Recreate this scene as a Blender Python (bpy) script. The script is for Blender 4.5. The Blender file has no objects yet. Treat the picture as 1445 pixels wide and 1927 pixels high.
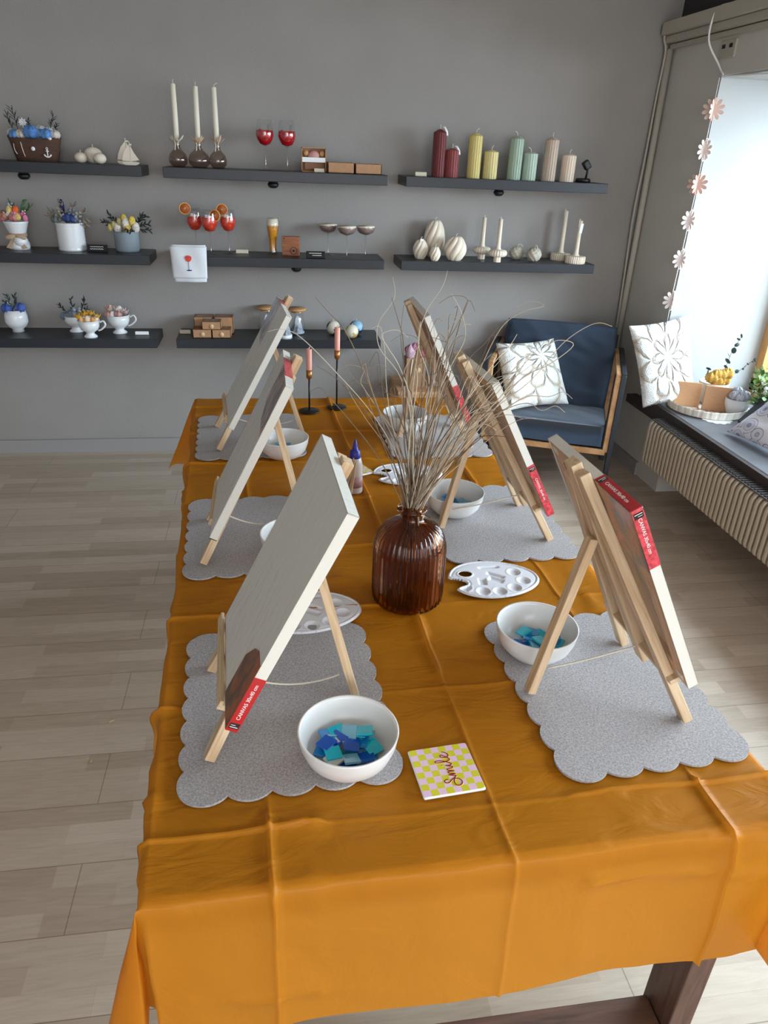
import bpy, math, random
from math import sin, cos, pi, radians, sqrt, atan2
from mathutils import Vector, Matrix, noise, Euler
random.seed(7)
C = bpy.context.scene.collection
SC = bpy.context.scene

# ------------------------------------------------------------------ camera, world, light, exposure
cam = bpy.data.cameras.new('camera'); cam_o = bpy.data.objects.new('camera', cam); C.objects.link(cam_o)
cam.sensor_fit = 'VERTICAL'; cam.sensor_height = 36.0; cam.lens = 36.0 * 1351 / 1927
cam.clip_start = 0.02
right = Vector((0.98873967, -0.14455162, 0.03871296)); down = Vector((-0.03076991, -0.44955169, -0.8927242)); fwd = Vector((0.14644821, 0.88148064, -0.44893743))
M = Matrix((right, -down, -fwd)).transposed().to_4x4(); M.translation = Vector((0, 0, 1.68))
cam_o.matrix_world = M
SC.camera = cam_o
SC.view_settings.view_transform = 'Standard'; SC.view_settings.look = 'None'
SC.view_settings.gamma = 1; SC.view_settings.use_curve_mapping = False
SC.view_settings.exposure = 0.26

w = bpy.data.worlds.new('daylight'); SC.world = w; w.use_nodes = True
nt = w.node_tree; nt.nodes.clear()
wo = nt.nodes.new('ShaderNodeOutputWorld'); bg = nt.nodes.new('ShaderNodeBackground')
tc = nt.nodes.new('ShaderNodeTexCoord'); sx = nt.nodes.new('ShaderNodeSeparateXYZ'); cr = nt.nodes.new('ShaderNodeValToRGB')
nt.links.new(tc.outputs['Generated'], sx.inputs[0]); nt.links.new(sx.outputs['Z'], cr.inputs[0])
cr.color_ramp.elements[0].position = 0.0; cr.color_ramp.elements[0].color = (0.35, 0.36, 0.38, 1)
cr.color_ramp.elements[1].position = 0.35; cr.color_ramp.elements[1].color = (0.74, 0.87, 1.0, 1)
nt.links.new(cr.outputs[0], bg.inputs[0]); bg.inputs[1].default_value = 3.0
nt.links.new(bg.outputs[0], wo.inputs[0])

def area(name, loc, rot, sx_, sy_, power, col=(1, 1, 1), portal=False, spread=180):
    l = bpy.data.lights.new(name, 'AREA'); l.shape = 'RECTANGLE'; l.size = sx_; l.size_y = sy_; l.energy = power; l.color = col
    l.spread = radians(spread)
    if portal: l.cycles.is_portal = True
    o = bpy.data.objects.new(name, l); C.objects.link(o); o.location = loc; o.rotation_euler = rot
    return o
# daylight outside the deep shop window on the right, and outside the shop front behind the camera
area('window_daylight', (4.2, 1.5, 2.3), (0, radians(64), 0), 2.4, 5.0, 580, (0.74, 0.88, 1.0))
area('shopfront_daylight', (1.0, -3.3, 1.8), (radians(78), 0, 0), 3.0, 2.4, 72, (1.0, 0.97, 0.94))


# ------------------------------------------------------------------ materials
def new_mat(name):
    m = bpy.data.materials.new(name); m.use_nodes = True
    return m, m.node_tree.nodes, m.node_tree.links, m.node_tree.nodes['Principled BSDF']
def srgb(c):
    return tuple(((x / 255) / 12.92 if x / 255 <= .04045 else ((x / 255 + .055) / 1.055) ** 2.4) for x in c)
def mat(name, rgb, rough=.6, metal=0, var=0, vscale=30, bump=0, bscale=200, stretch=(1, 1, 1), trans=0, ior=1.45, coat=0, sheen=0, sss=0, detail=4):
    m, n, l, p = new_mat(name)
    c = srgb(rgb)
    p.inputs['Base Color'].default_value = (*c, 1); p.inputs['Roughness'].default_value = rough; p.inputs['Metallic'].default_value = metal
    p.inputs['Transmission Weight'].default_value = trans; p.inputs['IOR'].default_value = ior; p.inputs['Coat Weight'].default_value = coat
    p.inputs['Sheen Weight'].default_value = sheen
    if sss: p.inputs['Subsurface Weight'].default_value = sss; p.inputs['Subsurface Radius'].default_value = (.01, .008, .006)
    if var or bump:
        t = n.new('ShaderNodeTexCoord'); mp = n.new('ShaderNodeMapping'); l.new(t.outputs['Object'], mp.inputs[0]); mp.inputs['Scale'].default_value = stretch
    if var:
        z = n.new('ShaderNodeTexNoise'); z.inputs['Scale'].default_value = vscale; z.inputs['Detail'].default_value = detail; l.new(mp.outputs[0], z.inputs[0])
        r = n.new('ShaderNodeValToRGB'); r.color_ramp.elements[0].position = .3; r.color_ramp.elements[1].position = .7
        r.color_ramp.elements[0].color = (*[x * (1 - var) for x in c], 1); r.color_ramp.elements[1].color = (*[min(1, x * (1 + var)) for x in c], 1)
        l.new(z.outputs[0], r.inputs[0]); l.new(r.outputs[0], p.inputs['Base Color'])
    if bump:
        z = n.new('ShaderNodeTexNoise'); z.inputs['Scale'].default_value = bscale; z.inputs['Detail'].default_value = 5; l.new(mp.outputs[0], z.inputs[0])
        b = n.new('ShaderNodeBump'); b.inputs['Strength'].default_value = bump; b.inputs['Distance'].default_value = .002
        l.new(z.outputs[0], b.inputs['Height']); l.new(b.outputs[0], p.inputs['Normal'])
    return m
def wood(name, rgb, dark, scale=14, stretch=(1, 1, 14), rough=.55):
    m, n, l, p = new_mat(name)
    t = n.new('ShaderNodeTexCoord'); mp = n.new('ShaderNodeMapping'); l.new(t.outputs['Object'], mp.inputs[0])
    s = [1 / x for x in stretch]; mp.inputs['Scale'].default_value = s
    z = n.new('ShaderNodeTexNoise'); z.inputs['Scale'].default_value = scale * 8; z.inputs['Detail'].default_value = 6; z.inputs['Distortion'].default_value = .6
    l.new(mp.outputs[0], z.inputs[0])
    r = n.new('ShaderNodeValToRGB'); r.color_ramp.elements[0].position = .32; r.color_ramp.elements[1].position = .62
    r.color_ramp.elements[0].color = (*srgb(dark), 1); r.color_ramp.elements[1].color = (*srgb(rgb), 1)
    l.new(z.outputs[0], r.inputs[0]); l.new(r.outputs[0], p.inputs['Base Color']); p.inputs['Roughness'].default_value = rough
    b = n.new('ShaderNodeBump'); b.inputs['Strength'].default_value = .15; b.inputs['Distance'].default_value = .001
    l.new(z.outputs[0], b.inputs['Height']); l.new(b.outputs[0], p.inputs['Normal'])
    return m
def thin_glass(name, tint=(1, 1, 1), gloss=.06, bump=0, bscale=40, rough=.03, k=1.0):
    m = bpy.data.materials.new(name); m.use_nodes = True; n = m.node_tree.nodes; l = m.node_tree.links; n.clear()
    o = n.new('ShaderNodeOutputMaterial'); mx = n.new('ShaderNodeMixShader'); tr = n.new('ShaderNodeBsdfTransparent'); g = n.new('ShaderNodeBsdfGlossy')
    f = n.new('ShaderNodeFresnel'); f.inputs[0].default_value = 1.5; ad = n.new('ShaderNodeMath'); ad.operation = 'ADD'; ad.inputs[1].default_value = gloss
    ad.operation = 'MULTIPLY_ADD'; ad.inputs[1].default_value = k; ad.inputs[2].default_value = gloss; l.new(f.outputs[0], ad.inputs[0])
    ge = n.new('ShaderNodeNewGeometry'); iv = n.new('ShaderNodeMath'); iv.operation = 'SUBTRACT'; iv.inputs[0].default_value = 1; l.new(ge.outputs['Backfacing'], iv.inputs[1])
    mu = n.new('ShaderNodeMath'); mu.operation = 'MULTIPLY'; mu.use_clamp = True; l.new(ad.outputs[0], mu.inputs[0]); l.new(iv.outputs[0], mu.inputs[1]); l.new(mu.outputs[0], mx.inputs[0]); tr.inputs[0].default_value = (*tint, 1); g.inputs['Roughness'].default_value = rough
    l.new(tr.outputs[0], mx.inputs[1]); l.new(g.outputs[0], mx.inputs[2]); l.new(mx.outputs[0], o.inputs[0])
    if bump:
        t = n.new('ShaderNodeTexCoord'); mp = n.new('ShaderNodeMapping'); mp.inputs['Scale'].default_value = (3, 1, 1); l.new(t.outputs['Object'], mp.inputs[0])
        z = n.new('ShaderNodeTexNoise'); z.inputs['Scale'].default_value = bscale; z.inputs['Detail'].default_value = 4; l.new(mp.outputs[0], z.inputs[0])
        b = n.new('ShaderNodeBump'); b.inputs['Strength'].default_value = bump; b.inputs['Distance'].default_value = .004
        l.new(z.outputs[0], b.inputs['Height']); l.new(b.outputs[0], g.inputs['Normal']); l.new(b.outputs[0], f.inputs['Normal'])
    return m

M_wall = mat('plaster_wall', (151, 147, 144), .85, var=.05, vscale=3, bump=.7, bscale=160)
M_wall_r = mat('plaster_wall_right', (200, 198, 192), .8, var=.03, vscale=4, bump=.3, bscale=150)
M_base = mat('baseboard_paint', (150, 147, 146), .5)
M_ceil = mat('ceiling_paint', (214, 212, 208), .9)
M_dark = mat('recess_shade_grey', (58, 56, 58), .9)
M_white = mat('white_paint', (240, 242, 242), .6)
M_shelf = mat('black_shelf', (34, 38, 44), .36, var=.15, vscale=30, stretch=(1, 12, 12), bump=.12, bscale=60)
M_blackm = mat('black_metal', (20, 20, 22), .4)
M_trim = mat('cream_trim', (178, 172, 160), .5)
M_pine = wood('pine', (216, 190, 156), (186, 152, 114))
M_pineh = wood('pine_across', (216, 190, 156), (186, 152, 114), stretch=(1, 14, 1))
M_beech = wood('oak_arm', (196, 152, 108), (166, 120, 78), stretch=(6, 6, 6))
M_walnut = wood('walnut', (98, 68, 54), (66, 42, 34), stretch=(12, 1, 1), scale=8)
M_walnutv = wood('walnut_upright', (98, 68, 54), (66, 42, 34), stretch=(1, 1, 12), scale=8)
M_craft = mat('kraft_card', (176, 134, 100), .8, var=.06, vscale=60)
M_craftd = mat('kraft_card_dark', (140, 100, 72), .8, var=.06, vscale=60)
M_clear = thin_glass('clear_glass', (.96, .97, .97), .09)
M_pane = thin_glass('window_glass', (.98, 1, 1), .0)
M_film = thin_glass('plastic_film', (.99, .99, .99), .0, bump=.8, bscale=22, rough=.13, k=.55)
M_smoke = thin_glass('smoked_glass', (.70, .60, .54), .10)
M_canvas = mat('primed_canvas', (224, 220, 210), .75, bump=.2, bscale=900)
M_canvasback = mat('raw_canvas_back', (206, 176, 146), .8, bump=.2, bscale=700)
M_red = mat('red_label', (186, 26, 34), .35)
M_redp = mat('red_label_shrunk', (205, 70, 80), .3, var=.5, vscale=120, detail=8)
M_blacklab = mat('black_label', (35, 28, 30), .4)
M_whitetx = mat('white_lettering', (235, 232, 228), .5)
M_porc = mat('white_porcelain', (226, 228, 230), .22, coat=.3)
M_bowlmat = mat('white_ceramic', (224, 224, 222), .3, coat=.2)
M_plastic = mat('white_plastic', (228, 228, 234), .25, coat=.2)
M_wax_w = mat('ivory_wax', (226, 214, 196), .5, sss=.15)
M_wax_c = mat('cream_taper_wax', (232, 226, 208), .5, sss=.15)
M_wick = mat('wick', (215, 210, 198), .9)
M_cushion = mat('slate_blue_fabric', (46, 60, 78), .9, var=.12, vscale=300, bump=.4, bscale=500, sheen=.2)
M_radiator = mat('radiator_enamel', (176, 164, 146), .4)
M_stone = mat('grey_stone_sill', (104, 106, 112), .35, var=.12, vscale=12)
M_stoned = mat('dark_sill_edge', (62, 55, 54), .6)
M_brass = mat('brass_cup', (176, 120, 70), .35, metal=.8)
M_pink = mat('pink_wax', (228, 160, 146), .5, sss=.1)
M_blue = mat('blue_cap', (38, 36, 130), .4)
M_green = mat('leaf_green', (70, 110, 62), .7)
M_greend = mat('dark_leaf', (38, 50, 48), .7)
M_greeng = mat('eucalyptus_leaf', (62, 84, 80), .7)
M_pot_grey = mat('grey_blue_pot', (134, 146, 154), .7)
M_twine = mat('twine', (214, 204, 186), .9)
M_wicker = mat('dark_wicker', (84, 58, 46), .8, bump=1, bscale=120, stretch=(1, 1, 6), var=.3, vscale=60)
M_red_drink = mat('red_drink', (176, 14, 26), .15, var=.5, vscale=60)
M_orange_drink = mat('orange_drink', (214, 58, 34), .15, var=.3, vscale=60)
M_beer = mat('beer', (214, 140, 24), .15)
M_foam = mat('foam', (236, 224, 200), .8)
M_coffee = mat('coffee', (134, 112, 108), .3)
M_towel = mat('white_towel', (220, 224, 230), .9, bump=.3, bscale=60)
M_orange_slice = mat('dried_orange', (176, 96, 44), .6, var=.3, vscale=60)
M_rind = mat('orange_rind', (216, 160, 100), .7)
M_marble = mat('marbled_wax', (150, 160, 172), .5, var=.6, vscale=28, detail=2)
M_bamboo = mat('bamboo_lid', (190, 144, 96), .6, var=.08, vscale=30, stretch=(1, 8, 1))
M_label = mat('cream_label', (206, 196, 176), .7)
M_ribbon = mat('tan_ribbon', (178, 154, 128), .9)
M_lead = mat('grey_dark_case', (58, 62, 70), .6)
M_tile = {}
for k, c in dict(cyan=(0, 196, 222), blue=(20, 140, 214), deep=(24, 92, 200), sky=(130, 196, 226), pale=(206, 214, 206)).items():
    M_tile[k] = mat('tile_' + k, c, .12, trans=.12, coat=.5)

def felt():
    m, n, l, p = new_mat('grey_felt')
    t = n.new('ShaderNodeTexCoord'); z = n.new('ShaderNodeTexNoise'); z.inputs['Scale'].default_value = 260; z.inputs['Detail'].default_value = 6; l.new(t.outputs['Object'], z.inputs[0])
    z2 = n.new('ShaderNodeTexNoise'); z2.inputs['Scale'].default_value = 420; z2.inputs['Detail'].default_value = 3; l.new(t.outputs['Object'], z2.inputs[0])
    ad = n.new('ShaderNodeMath'); ad.operation = 'ADD'; l.new(z.outputs[0], ad.inputs[0]); l.new(z2.outputs[0], ad.inputs[1])
    mu = n.new('ShaderNodeMath'); mu.operation = 'MULTIPLY'; mu.inputs[1].default_value = .5; l.new(ad.outputs[0], mu.inputs[0])
    r = n.new('ShaderNodeValToRGB'); r.color_ramp.elements[0].position = .36; r.color_ramp.elements[0].color = (*srgb((136, 131, 131)), 1)
    r.color_ramp.elements[1].position = .6; r.color_ramp.elements[1].color = (*srgb((180, 174, 174)), 1)
    l.new(mu.outputs[0], r.inputs[0]); l.new(r.outputs[0], p.inputs['Base Color']); p.inputs['Roughness'].default_value = .95
    b = n.new('ShaderNodeBump'); b.inputs['Strength'].default_value = .5; b.inputs['Distance'].default_value = .001
    l.new(z.outputs[0], b.inputs['Height']); l.new(b.outputs[0], p.inputs['Normal'])
    return m
M_felt = felt()

def floor_mat():
    m, n, l, p = new_mat('maple_laminate')
    t = n.new('ShaderNodeTexCoord'); 
    def brick(w, h, off, freq, c1, c2, mort, msize):
        b = n.new('ShaderNodeTexBrick'); l.new(t.outputs['Object'], b.inputs[0]); b.inputs['Scale'].default_value = 1
        b.inputs['Brick Width'].default_value = w; b.inputs['Row Height'].default_value = h; b.offset = off; b.offset_frequency = freq
        b.inputs['Color1'].default_value = (*c1, 1); b.inputs['Color2'].default_value = (*c2, 1); b.inputs['Mortar'].default_value = (*mort, 1); b.inputs['Mortar Size'].default_value = msize
        b.inputs['Mortar Smooth'].default_value = .3
        return b
    b1 = brick(.43, .064, .37, 2, srgb((190, 175, 158)), srgb((168, 151, 133)), srgb((176, 156, 136)), .0006)
    b2 = brick(1.29, .192, .41, 2, (1, 1, 1), (1, 1, 1), (.55, .5, .45), .0014)
    mp = n.new('ShaderNodeMapping'); mp.inputs['Scale'].default_value = (1.6, 14, 1); l.new(t.outputs['Object'], mp.inputs[0])
    z = n.new('ShaderNodeTexNoise'); z.inputs['Scale'].default_value = 5; z.inputs['Detail'].default_value = 8; z.inputs['Distortion'].default_value = 1.2; l.new(mp.outputs[0], z.inputs[0])
    r = n.new('ShaderNodeValToRGB'); r.color_ramp.elements[0].position = .3; r.color_ramp.elements[0].color = (.90, .885, .87, 1); r.color_ramp.elements[1].position = .65; r.color_ramp.elements[1].color = (1.04, 1.04, 1.04, 1)
    l.new(z.outputs[0], r.inputs[0])
    def mul(a, b):
        x = n.new('ShaderNodeMix'); x.data_type = 'RGBA'; x.blend_type = 'MULTIPLY'; x.inputs[0].default_value = 1; l.new(a, x.inputs[6]); l.new(b, x.inputs[7]); return x.outputs[2]
    o = mul(mul(b1.outputs[0], r.outputs[0]), b2.outputs[0]); l.new(o, p.inputs['Base Color']); p.inputs['Roughness'].default_value = .38
    return m

def cloth_mat():
    m = bpy.data.materials.new('orange_plastic_cloth'); m.use_nodes = True; n = m.node_tree.nodes; l = m.node_tree.links; p = n['Principled BSDF']; o = n['Material Output']
    c = (.72, .262, .012)
    p.inputs['Base Color'].default_value = (*c, 1); p.inputs['Roughness'].default_value = .45; p.inputs['Specular IOR Level'].default_value = .3
    t = n.new('ShaderNodeTexCoord'); mp = n.new('ShaderNodeMapping'); mp.inputs['Rotation'].default_value = (0, 0, .5); mp.inputs['Scale'].default_value = (1, 2.6, 1); l.new(t.outputs['Object'], mp.inputs[0])
    z = n.new('ShaderNodeTexNoise'); z.inputs['Scale'].default_value = 7; z.inputs['Detail'].default_value = 5; z.inputs['Distortion'].default_value = .8; l.new(mp.outputs[0], z.inputs[0])
    z2 = n.new('ShaderNodeTexNoise'); z2.inputs['Scale'].default_value = 900; l.new(t.outputs['Object'], z2.inputs[0])
    b = n.new('ShaderNodeBump'); b.inputs['Strength'].default_value = .55; b.inputs['Distance'].default_value = .012; l.new(z.outputs[0], b.inputs['Height'])
    b2 = n.new('ShaderNodeBump'); b2.inputs['Strength'].default_value = .1; b2.inputs['Distance'].default_value = .0005; l.new(z2.outputs[0], b2.inputs['Height']); l.new(b.outputs[0], b2.inputs['Normal'])
    l.new(b2.outputs[0], p.inputs['Normal'])
    tr = n.new('ShaderNodeBsdfTranslucent'); tr.inputs[0].default_value = (.82, .46, .12, 1); l.new(b2.outputs[0], tr.inputs['Normal'])
    mx = n.new('ShaderNodeMixShader'); mx.inputs[0].default_value = .5; l.new(p.outputs[0], mx.inputs[1]); l.new(tr.outputs[0], mx.inputs[2]); l.new(mx.outputs[0], o.inputs[0])
    return m

def relief_mat(name, base, line, cx_, cy_, sc=1.0, bump=1.0):
    m, n, l, p = new_mat(name)
    def math_(op, a, b=None, c=None, clamp=False):
        x = n.new('ShaderNodeMath'); x.operation = op; x.use_clamp = clamp
        for i_, v in enumerate((a, b, c)):
            if v is None: continue
            if isinstance(v, (int, float)): x.inputs[i_].default_value = v
            else: l.new(v, x.inputs[i_])
        return x.outputs[0]
    t = n.new('ShaderNodeUVMap'); nz = n.new('ShaderNodeTexNoise'); nz.inputs['Scale'].default_value = 5; l.new(t.outputs[0], nz.inputs[0])
    sp = n.new('ShaderNodeSeparateXYZ'); l.new(t.outputs[0], sp.inputs[0]); sn = n.new('ShaderNodeSeparateXYZ'); l.new(nz.outputs['Color'], sn.inputs[0])
    x = math_('ADD', math_('SUBTRACT', sp.outputs[0], cx_), math_('MULTIPLY', math_('SUBTRACT', sn.outputs[0], .5), .10))
    y = math_('ADD', math_('SUBTRACT', sp.outputs[1], cy_), math_('MULTIPLY', math_('SUBTRACT', sn.outputs[1], .5), .10))
    rr = math_('SQRT', math_('ADD', math_('MULTIPLY', x, x), math_('MULTIPLY', y, y))); th = math_('ARCTAN2', y, x)
    out = None
    for k, (R, ph, lo) in enumerate(((.26, 0, .10), (.50, pi / 2, .42), (.78, 0, .60), (1.1, pi / 2, .75))):
        c = math_('POWER', math_('ABSOLUTE', math_('COSINE', math_('ADD', math_('MULTIPLY', th, 4), ph))), .6)
        rad = math_('MULTIPLY', math_('ADD', math_('MULTIPLY', c, 1 - lo), lo), R * sc)
        d = math_('DIVIDE', math_('ABSOLUTE', math_('SUBTRACT', rr, rad)), .07)
        out = d if out is None else math_('MINIMUM', out, d)
    v = math_('MINIMUM', out, 1.0)
    f = n.new('ShaderNodeTexNoise'); f.inputs['Scale'].default_value = 60; l.new(t.outputs[0], f.inputs[0])
    v2 = math_('ADD', v, math_('MULTIPLY', math_('SUBTRACT', f.outputs[0], .5), .5))
    r = n.new('ShaderNodeValToRGB'); r.color_ramp.elements[0].position = .05; r.color_ramp.elements[0].color = (*srgb(line), 1); r.color_ramp.elements[1].position = .62; r.color_ramp.elements[1].color = (*srgb(base), 1)
    l.new(v2, r.inputs[0]); l.new(r.outputs[0], p.inputs['Base Color']); p.inputs['Roughness'].default_value = .95
    b = n.new('ShaderNodeBump'); b.inputs['Strength'].default_value = bump; b.inputs['Distance'].default_value = .012
    l.new(v2, b.inputs['Height']); l.new(b.outputs[0], p.inputs['Normal'])
    return m

def fan_mat():
    m, n, l, p = new_mat('shell_print_fabric')
    t = n.new('ShaderNodeTexCoord'); v = n.new('ShaderNodeTexVoronoi'); v.inputs['Scale'].default_value = 13; v.inputs['Randomness'].default_value = .45; l.new(t.outputs['Object'], v.inputs[0])
    r = n.new('ShaderNodeValToRGB'); r.color_ramp.interpolation = 'CONSTANT'
    e = r.color_ramp.elements; e[0].position = 0; e[0].color = (*srgb((60, 64, 96)), 1); e[1].position = .05; e[1].color = (*srgb((150, 152, 186)), 1)
    for q, c in ((.2, (206, 206, 222)), (.36, (160, 162, 190)), (.4, (214, 214, 228)), (.55, (110, 112, 140)), (.58, (222, 222, 232))):
        x = e.new(q); x.color = (*srgb(c), 1)
    l.new(v.outputs['Distance'], r.inputs[0]); l.new(r.outputs[0], p.inputs['Base Color']); p.inputs['Roughness'].default_value = .8
    return m
def check_mat():
    m, n, l, p = new_mat('pink_yellow_check')
    t = n.new('ShaderNodeTexCoord'); c = n.new('ShaderNodeTexChecker'); c.inputs['Scale'].default_value = 1 / .0119
    mp = n.new('ShaderNodeMapping'); mp.inputs['Location'].default_value = (.0476, .0476, .006); l.new(t.outputs['Object'], mp.inputs[0]); l.new(mp.outputs[0], c.inputs[0])
    c.inputs[1].default_value = (*srgb((232, 196, 220)), 1); c.inputs[2].default_value = (*srgb((214, 206, 50)), 1)
    l.new(c.outputs[0], p.inputs['Base Color']); p.inputs['Roughness'].default_value = .3
    return m
def picture_mat(name, cols, scale=18):
    m, n, l, p = new_mat(name)
    t = n.new('ShaderNodeTexCoord'); mp = n.new('ShaderNodeMapping'); mp.inputs['Scale'].default_value = (1.6, 1, 1); l.new(t.outputs['Object'], mp.inputs[0])
    z = n.new('ShaderNodeTexNoise'); z.inputs['Scale'].default_value = scale; z.inputs['Detail'].default_value = 7; z.inputs['Distortion'].default_value = .7; l.new(mp.outputs[0], z.inputs[0])
    r = n.new('ShaderNodeValToRGB'); e = r.color_ramp.elements
    e[0].position = .3; e[0].color = (*srgb(cols[0]), 1); e[1].position = .7; e[1].color = (*srgb(cols[-1]), 1)
    for i, cc in enumerate(cols[1:-1]): x = e.new(.3 + .4 * (i + 1) / (len(cols) - 1)); x.color = (*srgb(cc), 1)
    l.new(z.outputs[0], r.inputs[0]); l.new(r.outputs[0], p.inputs['Base Color']); p.inputs['Roughness'].default_value = .3
    return m
M_pic3 = picture_mat('dusk_picture', [(60, 48, 58), (120, 88, 76), (186, 146, 126), (104, 106, 98)], 16)
M_floor = floor_mat(); M_cloth = cloth_mat()
M_relief = relief_mat('white_relief_fabric', (224, 224, 220), (188, 172, 152), .62, .72, 1.0)
M_relief2 = relief_mat('white_flower_relief_fabric', (222, 223, 221), (190, 172, 154), .5, .58, 1.05)
M_fan = fan_mat(); M_check = check_mat()
M_pic1 = picture_mat('brown_picture', [(58, 40, 40), (96, 60, 48), (170, 84, 40), (100, 44, 36)])
M_pic2 = picture_mat('grey_picture', [(66, 56, 66), (150, 140, 150), (190, 188, 196), (96, 80, 84)], 30)
def ambermat():
    m, n, l, p = new_mat('amber_glass'); p.inputs['Base Color'].default_value = (.50, .23, .11, 1); p.inputs['Roughness'].default_value = .02
    p.inputs['Transmission Weight'].default_value = 1; p.inputs['IOR'].default_value = 1.4
    return m
M_amber = ambermat()
M_twigs = [mat('twig_' + str(i), c, .7) for i, c in enumerate([(172, 154, 132), (132, 112, 92), (200, 184, 162), (106, 88, 72)])]

# ------------------------------------------------------------------ mesh helpers
class MB:
    def __init__(s): s.v = []; s.f = []; s.sm = []
    def add(s, vs, fs, smooth=False, mx=None):
        b = len(s.v)
        s.v += [tuple(mx @ Vector(v)) if mx else tuple(v) for v in vs]
        s.f += [tuple(i + b for i in f) for f in fs]; s.sm += [smooth] * len(fs); return s
    def box(s, c, d, mx=None, bev=0):
        x, y, z = d[0] / 2, d[1] / 2, d[2] / 2
        if bev:
            b = min(bev, x * .9, y * .9, z * .9); vs = []; fs = []
            for (i, j) in ((-1, -1), (1, -1), (1, 1), (-1, 1)): pass
            prof = []
            for a, (i, j) in enumerate(((1, 1), (-1, 1), (-1, -1), (1, -1))):
                for k in range(3):
                    t = pi / 2 * a + k * pi / 4; prof.append((i * (x - b) + b * cos(t), j * (y - b) + b * sin(t)))
            levels = [(-z, b), (-z + b * .3, b * .3), (-z + b, 0), (z - b, 0), (z - b * .3, b * .3), (z, b)]
            for (zz, ins) in levels:
                for (px, py) in prof:
                    vs.append((c[0] + px * (1 - ins / x), c[1] + py * (1 - ins / y), c[2] + zz))
            n = 12
            for lv in range(5):
                for i in range(n): fs.append((lv * n + i, lv * n + (i + 1) % n, (lv + 1) * n + (i + 1) % n, (lv + 1) * n + i))
            fs.append(tuple(reversed(range(n)))); fs.append(tuple(5 * n + i for i in range(n)))
            return s.add(vs, fs, False, mx)
        vs = [(c[0] + i * x, c[1] + j * y, c[2] + k * z) for i in (-1, 1) for j in (-1, 1) for k in (-1, 1)]
        fs = [(0, 1, 3, 2), (4, 6, 7, 5), (0, 4, 5, 1), (2, 3, 7, 6), (0, 2, 6, 4), (1, 5, 7, 3)]
        return s.add(vs, fs, False, mx)
    def lathe(s, prof, n=32, c=(0, 0, 0), rm=None, mx=None, closed=False, smooth=True, twist=None):
        vs = []; fs = []; m = len(prof)
        for (r, z) in prof:
            for i in range(n):
                a = 2 * pi * i / n
                rr = r * (rm(a, z) if rm else 1); aa = a + (twist(z) if twist else 0)
                vs.append((c[0] + rr * cos(aa), c[1] + rr * sin(aa), c[2] + z))
        for j in range(m - 1):
            for i in range(n): fs.append((j * n + i, j * n + (i + 1) % n, (j + 1) * n + (i + 1) % n, (j + 1) * n + i))
        if closed:
            for i in range(n): fs.append(((m - 1) * n + i, (m - 1) * n + (i + 1) % n, (i + 1) % n, i))
        else:
            if prof[0][0] > 1e-5: fs.append(tuple(reversed(range(n))))
            if prof[-1][0] > 1e-5: fs.append(tuple((m - 1) * n + i for i in range(n)))
        return s.add(vs, fs, smooth, mx)
    def tube(s, pts, r, n=8, mx=None, cap=True):
        pts = [Vector(p) for p in pts]; vs = []; fs = []
        rs = r if isinstance(r, (list, tuple)) else [r] * len(pts)
        up = Vector((0, 0, 1)); prev = None
        for i, p in enumerate(pts):
            d = (pts[min(i + 1, len(pts) - 1)] - pts[max(i - 1, 0)]).normalized()
            if prev is None:
                a = d.cross(up if abs(d.z) < .9 else Vector((1, 0, 0))).normalized()
            else: a = (prev - d * prev.dot(d)).normalized()
            prev = a; b = d.cross(a)
            for k in range(n):
                t = 2 * pi * k / n; vs.append(tuple(p + (a * cos(t) + b * sin(t)) * rs[i]))
        for j in range(len(pts) - 1):
            for k in range(n): fs.append((j * n + k, j * n + (k + 1) % n, (j + 1) * n + (k + 1) % n, (j + 1) * n + k))
        if cap: fs.append(tuple(reversed(range(n)))); fs.append(tuple((len(pts) - 1) * n + k for k in range(n)))
        return s.add(vs, fs, True, mx)
    def ball(s, c, r, n=16, m=10, sc=(1, 1, 1), rm=None, mx=None):
        vs = []; fs = []
        for j in range(m + 1):
            p = pi * j / m
            for i in range(n):
                a = 2 * pi * i / n; q = r * (rm(a, p) if rm else 1)
                vs.append((c[0] + q * sc[0] * sin(p) * cos(a), c[1] + q * sc[1] * sin(p) * sin(a), c[2] + q * sc[2] * cos(p)))
        for j in range(m):
            for i in range(n): fs.append((j * n + i, (j + 1) * n + i, (j + 1) * n + (i + 1) % n, j * n + (i + 1) % n))
        return s.add(vs, fs, True, mx)
    def prism(s, out, z0, z1, mx=None, holes=None):
        n = len(out); vs = [(x, y, z0) for x, y in out] + [(x, y, z1) for x, y in out]
        fs = [tuple(reversed(range(n))), tuple(range(n, 2 * n))] + [(i, (i + 1) % n, n + (i + 1) % n, n + i) for i in range(n)]
        return s.add(vs, fs, False, mx)
    def build(s, name, m, parent=None, loc=None, label=None):
        me = bpy.data.meshes.new(name); me.from_pydata(s.v, [], s.f); me.update()
        for p, q in zip(me.polygons, s.sm): p.use_smooth = q
        me.materials.append(m); o = bpy.data.objects.new(name, me); C.objects.link(o)
        if parent: o.parent = parent
        if loc: o.location = loc
        if label: o['label'] = label
        return o
def tag(o, label, cat, group=None, kind=None):
    if kind: o['kind'] = kind
    if label: o['label'] = label
    if cat: o['category'] = cat
    if group: o['group'] = group
    return o
def thing(name, label, cat, loc=(0, 0, 0), rz=0, group=None, rot=None):
    o = bpy.data.objects.new(name, None); C.objects.link(o); o.location = loc; o.rotation_euler = rot if rot else (0, 0, rz); o.empty_display_size = .05
    return tag(o, label, cat, group)
def struct(name, mb, m): o = mb.build(name, m); o['kind'] = 'structure'; return o
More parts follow.
